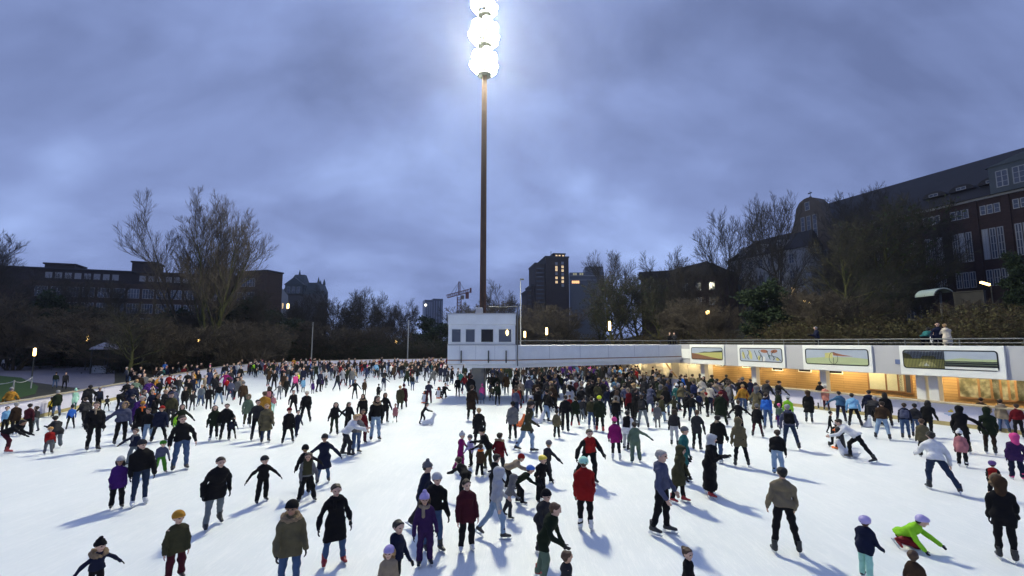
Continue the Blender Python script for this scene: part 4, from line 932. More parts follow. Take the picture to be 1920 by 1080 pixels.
for px, y0, y1, w in ((550,513,502,.35),(587,531,516,.5),(591,531,522,.4),(598,531,520,.5)): b = MB(); b.lathe([(w,0),(w,.6*(Zp(y1)-Zp(y0))*.5),(.05,Zp(y1)-Zp(y0))], 8, 0, (X3(px),4,Zp(y0)-.1)); b.build('spire', M_SLATE, r)
b = MB(); xd = X3(551); b.box((xd-3,-.6,e),(xd+3,3,Zp(534))); b.prism([(xd-3.4,Zp(534)+.004),(xd+3.4,Zp(534)+.004),(xd,Zp(520))], -.8, 4, 0, lambda x,z,y:(x,y,z)); b.build('dormer', M_SLATE, r)
for q in (-1.7,0,1.7): window(r, xd+q, Zp(544), 1.1, 2.2, 1, 2, -.6, M_PANE, M_PALE, .1)
# 3 distant towers, crane
a = at(797,600,420)
B4 = Fac('tower_block', (a.x,420), (a.x+9,423), 'distant dark glass high rise with pale vertical ribs, left of crane', 'building'); r = B4.root
for i,(px0,px1,py) in enumerate(((796,811,562),(812,831,559))):
    x0, x1 = at(px0,600,420).x-a.x, at(px1,600,420).x-a.x; z = at(800,py,420).z; b = MB(); b.box((x0,i*2,-.5),(x1,14,z)); b.build('tower_slab', mat('far_glass', (.05,.06,.09), .3), r)
    b = MB()
    for k in range(4): q = x0+(x1-x0)*(k+.5)/4; b.box((q-.5,i*2-.3,-.5),(q+.5,i*2-.01,z-2))
    b.build('ribs', mat('far_ribs', (.2,.22,.27), .6), r)
b = MB(); q = at(798,572,420); b.box((q.x-a.x-.8,-.8,q.z-.8),(q.x-a.x+.8,-.31,q.z+.8)); b.build('beacon', mat('beacon_lamp', (1,1,.8), .5, emit=(1,.95,.75), es=6), r)
Yc = 300; cr = empty('tower_crane', (at(861,560,Yc).x, Yc, 0)); tag(cr, 'red tower crane with lattice mast and short jib against the dusk sky', 'crane'); M_CR = mat('crane_red', (.2,.05,.03), .6)
Zc = lambda py: at(861,py,Yc).z; Xc = lambda px: (px-861)/F*Yc
def lattice(b, p, q, w, n, r_=.16):
    p, q = Vector(p), Vector(q); d = q-p; s = d.cross((0,1,0)).normalized()*w/2; y = Vector((0,w/2,0)); cs = [s+y, s-y, -s-y, -s+y]
    for c_ in cs: b.tube([p+c_, q+c_], r_, 4)
    for i in range(n):
        for k in range(4):
            c0, c1 = cs[k], cs[(k+1)%4]; b.tube([p+d*i/n+c0, p+d*(i+1)/n+c1], r_*.6, 3, cap=False); b.tube([p+d*i/n+c0, p+d*i/n+c1], r_*.6, 3, cap=False)
b = MB(); lattice(b, (0,0,-.5), (0,0,Zc(556)), 2.4, 18, .22); b.build('mast', M_CR, cr)
b = MB(); lattice(b, (Xc(838),0,Zc(556)), (Xc(880),0,Zc(545)), 1.9, 12); b.build('jib', M_CR, cr); b = MB(); lattice(b, (0,0,Zc(553)), (0,0,Zc(528)), 1.1, 6); b.build('apex', M_CR, cr)
b = MB(); b.tube([(0,0,Zc(528)),(Xc(843),0,Zc(554))], .12, 4); b.tube([(0,0,Zc(528)),(Xc(852),0,Zc(552))], .12, 4); b.tube([(0,0,Zc(528)),(Xc(872),0,Zc(546))], .12, 4); b.build('stay_cable', M_DARKM, cr)
b = MB(); b.box((Xc(873),-1,Zc(560)),(Xc(879),1,Zc(548))); b.build('counterweight', M_CR, cr); b = MB(); b.box((Xc(882)-.4,-.8,Zc(549)),(Xc(884),.8,Zc(540))); b.build('winch', M_CR, cr); b = MB(); b.box((.9,-1.1,Zc(561)),(3.1,1.1,Zc(554))); b.build('driver_cab', mat('crane_cab',(.25,.2,.15)), cr)
# 4 stepped brick tower with lit stair windows
Yt = 185; a = at(990,600,Yt); B5 = Fac('brick_tower', (a.x,Yt), (a.x+30,Yt+4), 'stepped dark brick high rise with two lit vertical stair windows', 'building'); r = B5.root
X5 = lambda px: at(px,560,Yt).x-a.x; Z5 = lambda py: at(1030,py,Yt).z
for px0, px1, py, y0 in ((990,1006,545,3),(998,1014,535,2.2),(1005,1026,494,1.2),(1024,1069,482,0)):
    b = MB(); b.box((X5(px0)+.02,y0,-.5),(X5(px1),16,Z5(py))); b.build('wall', M_BR3, r); b = MB(); b.box((X5(px0)-.2,y0-.3,Z5(py)+.004),(X5(px1)+.2,16,Z5(py)+.6)); b.build('cornice', M_FLAT, r)
b = MB(); b.box((X5(1040),.5,Z5(482)+.61),(X5(1063),12,Z5(475))); b.build('penthouse', M_BR3, r); b = MB(); b.box((X5(1039),.2,Z5(475)+.004),(X5(1064),12.5,Z5(473))); b.build('roof', M_FLAT, r)
for px in (1046,1052,1059): window(r, X5(px), Z5(478), .9, .9, 1, 1, .5, M_LIT, M_FRAME, .08)
for px, rows in ((1045,(493,500,505,512,520,528)),(1057,(492,499,506,513,520,527,534))):
    for i, py in enumerate(rows): window(r, X5(px), Z5(py), 1.0, 1.1, 2, 1, 0, M_LIT if (i+int(px))%3 != 1 else M_ATTIC, M_FRAME, .08)
for px0, px1, y0, rows in ((1007,1022,1.2,range(501,600,8)),(992,1004,3,range(552,600,8))):
    for py in rows: b = MB(); b.box((X5(px0),y0-.08,Z5(py+2)),(X5(px1),y0-.01,Z5(py))); b.build('window_band', M_PANE, r)
b = MB(); b.tube([(X5(1039),4,Z5(482)),(X5(1039),4,Z5(466))], .12, 5); b.build('antenna', M_DARKM, r)
Ym = 215; a = at(1068,520,Ym); B6 = Fac('glass_office', (a.x,Ym), (a.x+30,Ym-2), 'modern glass office with lit floors right of the brick tower', 'building'); r = B6.root; X6 = lambda px: at(px,520,Ym).x-a.x; Z6 = lambda py: at(1100,py,Ym).z
M_GLZ = mat('office_glass', (.09,.105,.13), .4, var=.2, spec=.3); 
b = MB(); b.box((0,0,-.5),(X6(1132),16,Z6(511))); b.box((X6(1098),2,Z6(511)+.01),(X6(1132),14,Z6(499))); b.build('wall', M_GLZ, r)
for py in (508,504,518,526): b = MB(); b.box((-.2,-.25,Z6(py)+(0 if py > 510 else 0)),(X6(1132),-.01,Z6(py-1.3))) if py > 510 else b.box((X6(1098),1.8,Z6(py)),(X6(1132),1.99,Z6(py-1))); b.build('floor_band', M_PALE, r)
for i, px in enumerate(range(1072,1098,4)): window(r, X6(px), Z6(514+ (i%2)*.0), .8, 1.1, 1, 1, 0, M_LITC if i%3 else M_GLZ, M_FRAME, .06)
for px in (1074,1080,1084,1077): window(r, X6(px), Z6(529), 1.0, 1.3, 1, 1, 0, mat('lit_window_amber', (.8,.5,.3), emit=(1,.5,.2), es=1.6), M_FRAME, .06)
# 5 gabled house
Yg = 112; a = at(1215,560,Yg); B7 = Fac('gabled_house', (a.x,Yg+6), (a.x+19,Yg-4), 'dark gabled house half hidden behind trees above the gallery', 'building'); r = B7.root; L7 = B7.L
x0, z0 = B7.loc(1222,515); x1, z1 = B7.loc(1325,490); x2, z2 = B7.loc(1362,540)
b = MB(); b.box((0,0,0),(L7,12,z0-1)); b.build('wall', M_BR2, r); b = MB(); b.prism([(-.5,z0-.996),(L7+.3,z0-.996),(x1,z1),(x1-8,z1-1.6),(-.3,z0+.8)], -.4, 12.4, 0, lambda x,z,y:(x,y,z)); b.build('roof', M_ROOF, r)
for k in range(6):
    for z in (z0-3.5,z0-7): window(r, 1.8+k*2.9, z, 1.2, 1.8, 2, 2, 0, M_PANE, M_FRAME, .1)
# 6 pale mansard building
a, c = at(1368,560,118), at(1500,560,100); B8 = Fac('mansard_building', (a.x,a.y), (c.x,c.y), 'pale stone building with a dark mansard roof behind two tall bare trees', 'building'); r = B8.root
zr, ze = B8.loc(1440,438)[1], B8.loc(1440,476)[1]; L8 = B8.L
b = MB(); b.box((0,0,0),(L8+3,14,ze)); b.build('wall', M_PALE, r)
b = MB(); b.add([(-.4,-.4,ze+.004),(L8+3.4,-.4,ze+.004),(L8+3.4,14,ze+.004),(-.4,14,ze+.004),(5,4,zr),(L8+1,4,zr),(L8+1,10,zr),(5,10,zr)], [(0,1,5,4),(1,2,6,5),(2,3,7,6),(3,0,4,7),(4,5,6,7),(3,2,1,0)]); b.build('roof', M_ROOF, r)
for k in range(int(L8/2.7)):
    for i, z in enumerate((ze-2,ze-5.6,ze-9.2,ze-12.8)): window(r, 1.6+k*2.7, z, 1.25, 2.1, 2, 3, 0, M_LIT if (k, i) in ((4,2),(6,2)) else M_PANE, M_FRAME, .1)
    if k%2: b = MB(); x = 1.6+k*2.7; b.box((x-.9,.1,ze+.5),(x+.9,2.4,ze+2.6)); b.build('dormer', M_PALE, r); window(r, x, ze+1.5, 1.2, 1.5, 2, 2, .1, M_PANE, M_FRAME, .1)
# 7 large brick hall with curved gable
P0 = Vector((63.4,107.7,0)); dv = Vector((.333,-.943,0)); P1 = P0+dv*82; B9 = Fac('brick_hall', (P0.x,P0.y), (P1.x,P1.y), 'large dark red brick hall with a steep tiled roof and tall windows at right', 'building'); r = B9.root
ez, rz_ = 27.2, 36.4; gL = B9.loc(1592,480)[0]
b = MB(); b.box((2,.5,0),(82,22,ez)); b.build('wall', M_BR2, r)
b = MB(); b.prism([(-.2,ez+.004),(22.6,ez+.004),(11.5,rz_),(10.5,rz_)], 1.5, 82.5, 0, lambda y,z,x:(x,y,z)); b.build('roof', M_ROOF, r)
b = MB(); b.box((gL,.2,ez-.35),(82,.497,ez+.003)); b.build('cornice', M_PALE, r)
# gable wing
zA, zB, zC = (B9.loc(1541,q,-2)[1] for q in (362,392,447))
half = [(.5,zC-9),(.5,zC),(.44,zC+.12*(zB-zC)),(.36,zC+.35*(zB-zC)),(.29,zC+.65*(zB-zC)),(.24,zB-.3),(.235,zB+.2),(.215,zB+.45*(zA-zB)),(.15,zB+.8*(zA-zB)),(.06,zA-.1)]
prof = [(0,0)]+[(gL,0)]+[(gL*(.5+a),z) for a,z in half]+[(gL*.5,zA)]+[(gL*(.5-a),z) for a,z in half[::-1]]; sc = (zA-ez)/10.0
b = MB(); b.facade(prof, -2, .49); b.build('gable', M_GABLE, r); b = MB(); b.prism([(0.6,min(ez,zC)),(gL-.6,min(ez,zC)),(gL/2,min(rz_-.6,zB))], .5, 10, 0, lambda x,z,y:(x,y,z)); b.build('wing_roof', M_ROOF, r)
for k in (-1,0,1): window(r, gL/2+k*1.4, zB-3.2, .9, 5.0, 1, 5, -2, M_PANE, M_FRAME, .1)
window(r, gL/2-.1, (zA+zB)/2-.2, 1.1, 1.8, 1, 2, -2, M_PANE, M_FRAME, .12)
for z in (22,17,12,8):
    for k in (-1,0,1): window(r, gL/2+k*3, z, 1.3, 2.2, 2, 3, -2, M_PANE, M_FRAME, .1)
b = MB(); zt = zA; b.lathe([(.25,0),(.3,.3),(.06,.5),(.05,1.6)], 8, 0, (gL/2,-1,zt-.05)); b.box((gL/2-.5,-1.04,zt+1.0),(gL/2+.4,-.96,zt+1.25)); b.build('finial', M_SLATE, r)
ca, cb2 = B9.loc(1802,466)[0], B9.loc(1860,456)[0]; bay = cb2-ca
M_CURT = mat('window_curtained', (.3,.32,.35), .4, spec=.5)
for k in range(-4, 6):
    x = ca+k*bay
    if x < gL+3 or x > 80: continue
    for q in (-1,0,1): window(r, x+q*bay*.235, 19.6, bay*.2, 4.9, 2, 4, .5, M_CURT if (q+k)%3 == 0 else M_PANE, M_FRAME, .13)
    for q in (-1,0,1): window(r, x+q*bay*.235, 14.2, bay*.2, 2.6, 2, 2, .5, M_PANE, M_FRAME, .12); 
    for q in (-1,0,1): window(r, x+q*bay*.22, 25.1, bay*.19, 1.5, 1, 2, .5, M_PANE, M_FRAME, .12)
    if k%2 == 0: window(r, x, 9.3, bay*.6, 2.6, 4, 2, .5, M_PANE, M_FRAME, .12)
    b = MB(); b.box((x+bay*.38,.2,0),(x+bay*.62,.497,ez-.36)); b.build('pilaster', M_BR2, r)
    if k in (-1,0,1):                       # eyebrow dormers
        b = MB(); pts = [(x+bay*.35*math.cos(t)*1.3, ez+2.3+1.0*math.sin(t)) for t in [math.pi*i/8 for i in range(9)]]
        b.facade(pts, 1.7, 6); b.build('eyebrow_dormer', M_ROOF, r); window(r, x, ez+2.62, bay*.34, .5, 2, 1, 1.7, M_PANE, M_FRAME, .08)
x = B9.loc(1912,370)[0]; b = MB(); b.box((x-3.2,-.3,ez+.01),(x+6,6,ez+4.2)); b.prism([(x-3.6,ez+4.204),(x+6.4,ez+4.204),(x+1.4,ez+5.4)], -.5, 9, 0, lambda X,z,y:(X,y,z)); b.build('dormer', M_SLATE, r)
for q in (-1.6,.4,2.4): window(r, x+q, ez+2.1, 1.5, 2.6, 2, 3, -.3, M_PANE, M_FRAME, .12)
# ---------------------------------------------------------------- street lamps, thin poles, canopy, kiosk, rope fence
M_WARM = mat('lamp_glow_warm', (1,.85,.5), .5, emit=(1,.62,.2), es=9)
def street_lamp(px, py, Y, label, base=0.0, hgt=.9, w=.22):
    P = at(px, py, Y); root = empty('street_lamp', (P.x, Y, base)); tag(root, label, 'street lamp', 'warm park lamps'); z = P.z-base
    b = MB(); b.tube([(0,0,0),(0,0,z-hgt/2)], [.07,.05], 8); b.build('post', M_DARKM, root)
    b = MB(); b.lathe([(w*.4,-hgt/2),(w*.5,-hgt*.4),(w*.5,hgt*.4),(w*.35,hgt/2)], 10, 0, (0,0,z)); b.build('lantern', M_WARM, root); b = MB(); b.lathe([(w*.75,hgt/2+.01),(w*.3,hgt/2+.14)], 10, 0, (0,0,z)); b.build('cap', M_DARKM, root)
for px, py, Y, lb, bs, hg, w in ((65,660,54,'warm glowing tubular lamp beside the path at far left',0,.85,.26),(165,635,72,'small warm lamp before the dark evergreens left of the kiosk',0,.8,.3),(543,641,98,'warm lamp behind the far boards left of the left thin pole',0,.8,.4),(743,641,104,'warm lamp left of the right thin grey pole',0,.7,.34),(775,642,110,'faint warm lamp right of the right thin grey pole',0,.5,.26),(540,574,120,'warm lamp high beside the pale side wing',0,1.2,.5),
  (984,627,60,'warm lamp just right of the cabin above the gallery',2,.75,.26),(1025,621,58,'warm tubular lamp above the gallery, second right of the cabin',2,.85,.26),(1143,611,55,'tall warm lamp above the middle of the gallery',2.5,1.0,.26),(1327,586,60,'small round warm lamp above the first mural',3.5,.45,.4),(373,638,66,'tiny pale lamp under the tallest bare tree',0,.35,.22),(948,628,33.9,'warm flame shaped glow added at the cabin window',0,.5,.16)):
    if py == 628: continue
    street_lamp(px, py, Y, lb, bs, hg, w)
for px, py, Y, lb in ((1513,567,54,'tilted glowing tube lamp left of the mossy tree'),(1847,533,50,'tilted glowing tube lamp before the brick hall at right')):
    P = at(px, py, Y); root = empty('street_lamp', (P.x+.6, Y, 5.0)); tag(root, lb, 'street lamp', 'warm park lamps'); z = P.z-5.0
    b = MB(); b.tube([(0,0,-.5),(0,0,z-.1),(-.25,0,z)], .05, 8); b.build('post', M_DARKM, root); b = MB(); b.tube([(-1.05,0,z+.22),(-.15,0,z-.05)], .13, 8); b.build('lantern', M_WARM, root)
    b = MB(); b.tube([(-1.05,.02,z+.36),(-.15,.02,z+.09)], .1, 6); b.build('cap', M_DARKM, root)
for px, py, Y, lb, bs in ((587,604,89,'thin grey pole rising behind the far boards, left one',0),(766,600,91,'thin grey pole rising behind the far boards, right one near the cabin',0),(976,525,50,'slim dark pole with a small head right of the cabin',0)):
    P = at(px, py, Y); root = empty('light_pole', (P.x, Y, bs)); tag(root, lb, 'pole'); z = P.z
    b = MB(); b.tube([(0,0,0),(0,0,z)], [.13,.07] if Y > 60 else [.06,.04], 8); b.build('post', mat('pole_grey',(.34,.35,.34),.5), root); b = MB(); b.box((-.05,-.12,z+.002),(.35,.12,z+.14)); b.build('head', M_DARKM, root)
# glass canopy
Yk = 47; k0 = at(1752,556,Yk); can = empty('glass_canopy', (k0.x, Yk, 5.4)); tag(can, 'pale green translucent curved canopy on a post before the brick hall', 'canopy'); zc = k0.z-5.4
M_CAN = mat('canopy_glass', (.42,.5,.42), .3, var=.1)
b = MB(); n = 12; rad = 1.0
for i in range(n):
    t0, t1 = math.pi*(.02+.8*i/n), math.pi*(.02+.8*(i+1)/n); f = lambda t, q: (-rad*math.cos(t)*1.0, q, zc+rad*.75*math.sin(t))
    for q0 in (0,): b.add([f(t0,-1.1),f(t1,-1.1),f(t1,1.1),f(t0,1.1)]+[tuple(Vector(f(t,q))+Vector((0,0,-.05))) for t,q in ((t0,-1.1),(t1,-1.1),(t1,1.1),(t0,1.1))], [(0,1,2,3),(7,6,5,4),(0,4,5,1),(2,6,7,3),(1,5,6,2),(3,7,4,0)])
b.build('canopy_shell', M_CAN, can)
for q in (-1.1,0,1.1): b = MB(); b.tube([(-rad*math.cos(t),q,zc+rad*.75*math.sin(t)-.09) for t in [math.pi*(.02+.8*i/10) for i in range(11)]], .04, 5); b.build('rib', M_RAIL, can)
b = MB(); b.tube([(rad*.55,0,-.6),(rad*.6,0,zc+rad*.55)], .09, 8); b.build('post', M_RAIL, can)
a = at(1788,560,46); c = at(1846,566,44); W = Fac('concrete_wall', (a.x,46), (c.x,44), 'weathered concrete wall right of the glass canopy', 'wall'); z = at(1800,550,46).z
b = MB(); b.box((0,0,4),(W.L,.4,z)); b.build('wall_slab', mat('weathered_concrete',(.05,.048,.042),.9,var=.5,scale=.8), W.root); b = MB(); b.box((-.05,-.08,z+.003),(W.L,.48,z+.12)); b.build('coping', mat('weathered_concrete',(.05,.048,.042)), W.root)
# kiosk with pointed roof, left
P = at(198,690,66); ko = empty('kiosk', (P.x,66,0)); tag(ko, 'small open kiosk with a pale pointed roof among the left trees', 'kiosk'); zr = at(198,655,66).z
for sx in (-1,1):
    for sy in (-1,1): b = MB(); b.box((sx*1.1-.06,sy*1.1-.06,0),(sx*1.1+.06,sy*1.1+.06,zr)); b.build('post', M_DARKM, ko)
b = MB(); b.lathe([(1.9,0),(1.7,.25),(.1,1.1),(.03,1.3)], 8, 0, (0,0,zr+.003)); b.build('roof', mat('kiosk_roof',(.3,.28,.3),.6), ko); b = MB(); b.box((-1.0,-1.0,.02),(1.0,-.8,1.0)); b.build('counter', M_PALE, ko)
# rope fence on the lawn corner
rf = empty('rope_fence', G(58,728,0)); tag(rf, 'white rope fence with posts around the lawn corner at far left', 'fence'); o = rf.location
pts = [G(58,728,0)-o, G(24,737,0)-o, G(-30,737,0)-o, G(-90,735,0)-o]
for p in pts: b = MB(); b.tube([p+Vector((0,0,-.05)), p+Vector((0,0,1.05))], .055, 8); b.build('post', M_PALE, rf)
for p, q in zip(pts[:-1], pts[1:]): b = MB(); b.tube([p.lerp(q, i/8)+Vector((0,0,.95-.9*(i/8)*(1-i/8))) for i in range(9)], .03, 6); b.build('rope', mat('rope_white',(.6,.58,.52)), rf)
# skating aids
def seal(px, py, yaw, label, col='white'):
    g = G(px, py); root = empty('skating_aid', g, yaw); tag(root, label, 'skating aid', 'animal shaped skating aids')
    root.scale = (.66,.66,.74); F_ = Fld((-.4,-.7,-.02),(.4,.7,1.05),.025); F_.add((0,-.4,.16),(0,.12,.2),.15,.19,.05); F_.add((0,.15,.22),(0,.33,.62),.17,.1,.08); F_.add((0,.34,.66),(0,.36,.74),.11,.1,.05); F_.add((0,.42,.68),(0,.49,.66),.06,.05,.03); F_.add((0,-.45,.15),(0,-.6,.3),.1,.04,.05)
    for s_ in (-1,1): F_.add((s_*.14,.1,.08),(s_*.3,0,.05),.07,.05,.04); F_.add((s_*.05,-.55,.22),(s_*.16,-.64,.3),.05,.03,.03)
    F_.cut((0,0,.02),(0,0,-1)); V, Q, _ = F_.surf(); link('body', npmesh('body', V, Q, [mat('aid_'+col, CLOTH[col], .45, spec=.5)]), root)
    b = MB(); b.tube([(-.2,.26,.8),(.2,.26,.8)], .022, 8); b.tube([(-.0,.3,.6),(0,.26,.8)], .02, 6); b.build('handle', M_DARKM, root)
    b = MB(); b.lathe([(.001,0),(.016,.01),(.001,.02)],8,0,(0,0,0)); b.v = [(x+sx,y+.445,z+.74) for sx in (-.05,) for x,y,z in b.v]; b.lathe([(.001,.74),(.016,.75),(.001,.76)],8,0,(.05,.445,0)); b.build('eyes', INK, root)
def penguin(px, py, yaw, label):
    g = G(px, py); root = empty('skating_aid', g, yaw); tag(root, label, 'skating aid', 'animal shaped skating aids')
    F_ = Fld((-.4,-.4,-.02),(.4,.4,1.0),.025); F_.add((0,0,.12),(0,0,.5),.2,.16,.05); F_.add((0,0,.68),(0,.01,.74),.13,.12,.06); F_.add((0,.12,.72),(0,.2,.7),.04,.02,.02)
    for s_ in (-1,1): F_.add((s_*.17,0,.5),(s_*.25,.02,.25),.05,.04,.03); F_.add((s_*.1,.12,.04),(s_*.11,.24,.04),.06,.04,.03)
    F_.cut((0,0,.02),(0,0,-1)); V, Q, _ = F_.surf(); C = V[Q].mean(1); mi = ((C[:,1] > .06) & (abs(C[:,0]) < .13) & (C[:,2] < .6)).astype(int); mi[(C[:,2] < .1) & (C[:,1] > .08)] = 2; mi[(C[:,1] > .125) & (C[:,2] > .6)] = 2
    link('body', npmesh('body', V, Q, [mat('aid_black',(.015,.015,.017),.4), mat('aid_white',CLOTH['white'],.45,spec=.5), mat('aid_orange',CLOTH['orange'],.5)], mi), root)
    b = MB(); b.tube([(-.32,-.05,.62),(.32,-.05,.62)], .022, 8); b.build('handle', M_DARKM, root)
seal(805,797,R(-80),'white seal skating aid pushed by a girl in black, left of the mast pillar'); seal(1010,794,R(-100),'white seal skating aid right of the olive parka skater'); seal(1588,857,R(60),'white seal skating aid held by the bending skater in white'); seal(1627,801,R(170),'white seal skating aid near the timber lodge boards'); seal(974,800,R(-90),'orange seal skating aid behind the grey parka skater','orange')
penguin(797,756,R(150),'black and white penguin skating aid beside a child near the pillar'); penguin(823,747,R(170),'black and white penguin skating aid left of the kneeling skater'); penguin(1575,842,R(60),'black penguin skating aid beside the crouching child in a white helmet')
# the worn rucksack
# ---------------------------------------------------------------- sky and light
w = bpy.data.worlds.new('World'); SC.world = w; w.use_nodes = True; N = w.node_tree.nodes; L = w.node_tree.links; bg = N['Background']
def wn(t, **k):
    n = N.new(t)
    for a_, v in k.items(): setattr(n, a_, v)
    return n
tc = wn('ShaderNodeTexCoord'); sx = wn('ShaderNodeSeparateXYZ'); L.new(tc.outputs['Generated'], sx.inputs[0])
def m2(op, a_, b_):
    n = wn('ShaderNodeMath', operation=op)
    for i, x in enumerate((a_, b_)):
        if isinstance(x, (int,float)): n.inputs[i].default_value = x
        else: L.new(x, n.inputs[i])
    return n.outputs[0]
dz = m2('ADD', m2('MAXIMUM', sx.outputs['Z'], 0.0), .55); cx = wn('ShaderNodeCombineXYZ'); L.new(m2('DIVIDE', sx.outputs['X'], dz), cx.inputs[0]); L.new(m2('DIVIDE', sx.outputs['Y'], dz), cx.inputs[1])
mp = wn('ShaderNodeMapping'); L.new(cx.outputs[0], mp.inputs['Vector']); mp.inputs['Rotation'].default_value = (0,0,R(-48)); mp.inputs['Scale'].default_value = (1.0,1.45,1); mp.inputs['Location'].default_value = (SKX,SKY,0)
n1 = wn('ShaderNodeTexNoise'); n1.inputs['Scale'].default_value = 1.5; n1.inputs['Detail'].default_value = 7; n1.inputs['Roughness'].default_value = .5; n1.inputs['Distortion'].default_value = .5; L.new(mp.outputs[0], n1.inputs['Vector'])
n2 = wn('ShaderNodeTexNoise'); n2.inputs['Scale'].default_value = 3.2; n2.inputs['Detail'].default_value = 6; n2.inputs['Distortion'].default_value = .4; L.new(mp.outputs[0], n2.inputs['Vector'])
f = m2('ADD', m2('MULTIPLY', n1.outputs['Fac'], .68), m2('MULTIPLY', n2.outputs['Fac'], .32))
rp = wn('ShaderNodeValToRGB'); L.new(f, rp.inputs[0]); e = rp.color_ramp.elements; e[0].position = .34; e[0].color = (.15,.2,.395,1); e[1].position = .66; e[1].color = (.43,.575,1.0,1); m_ = rp.color_ramp.elements.new(.5); m_.color = (.262,.345,.65,1)
sk = wn('ShaderNodeTexSky', sky_type='NISHITA', sun_disc=False); sk.sun_elevation = R(-3); sk.sun_rotation = R(-150); sk.ozone_density = 4
mu = wn('ShaderNodeMix', data_type='RGBA'); mu.inputs[0].default_value = .03; L.new(rp.outputs[0], mu.inputs[6]); L.new(sk.outputs[0], mu.inputs[7])
L.new(mu.outputs[2], bg.inputs['Color']); bg.inputs['Strength'].default_value = 1.0
SC.view_settings.view_transform = 'Standard'; SC.view_settings.look = 'None'; SC.view_settings.exposure = 0; SC.view_settings.gamma = 1
SC.cycles.use_light_tree = True; SC.cycles.sample_clamp_indirect = 4; SC.cycles.max_bounces = 6; SC.cycles.diffuse_bounces = 3
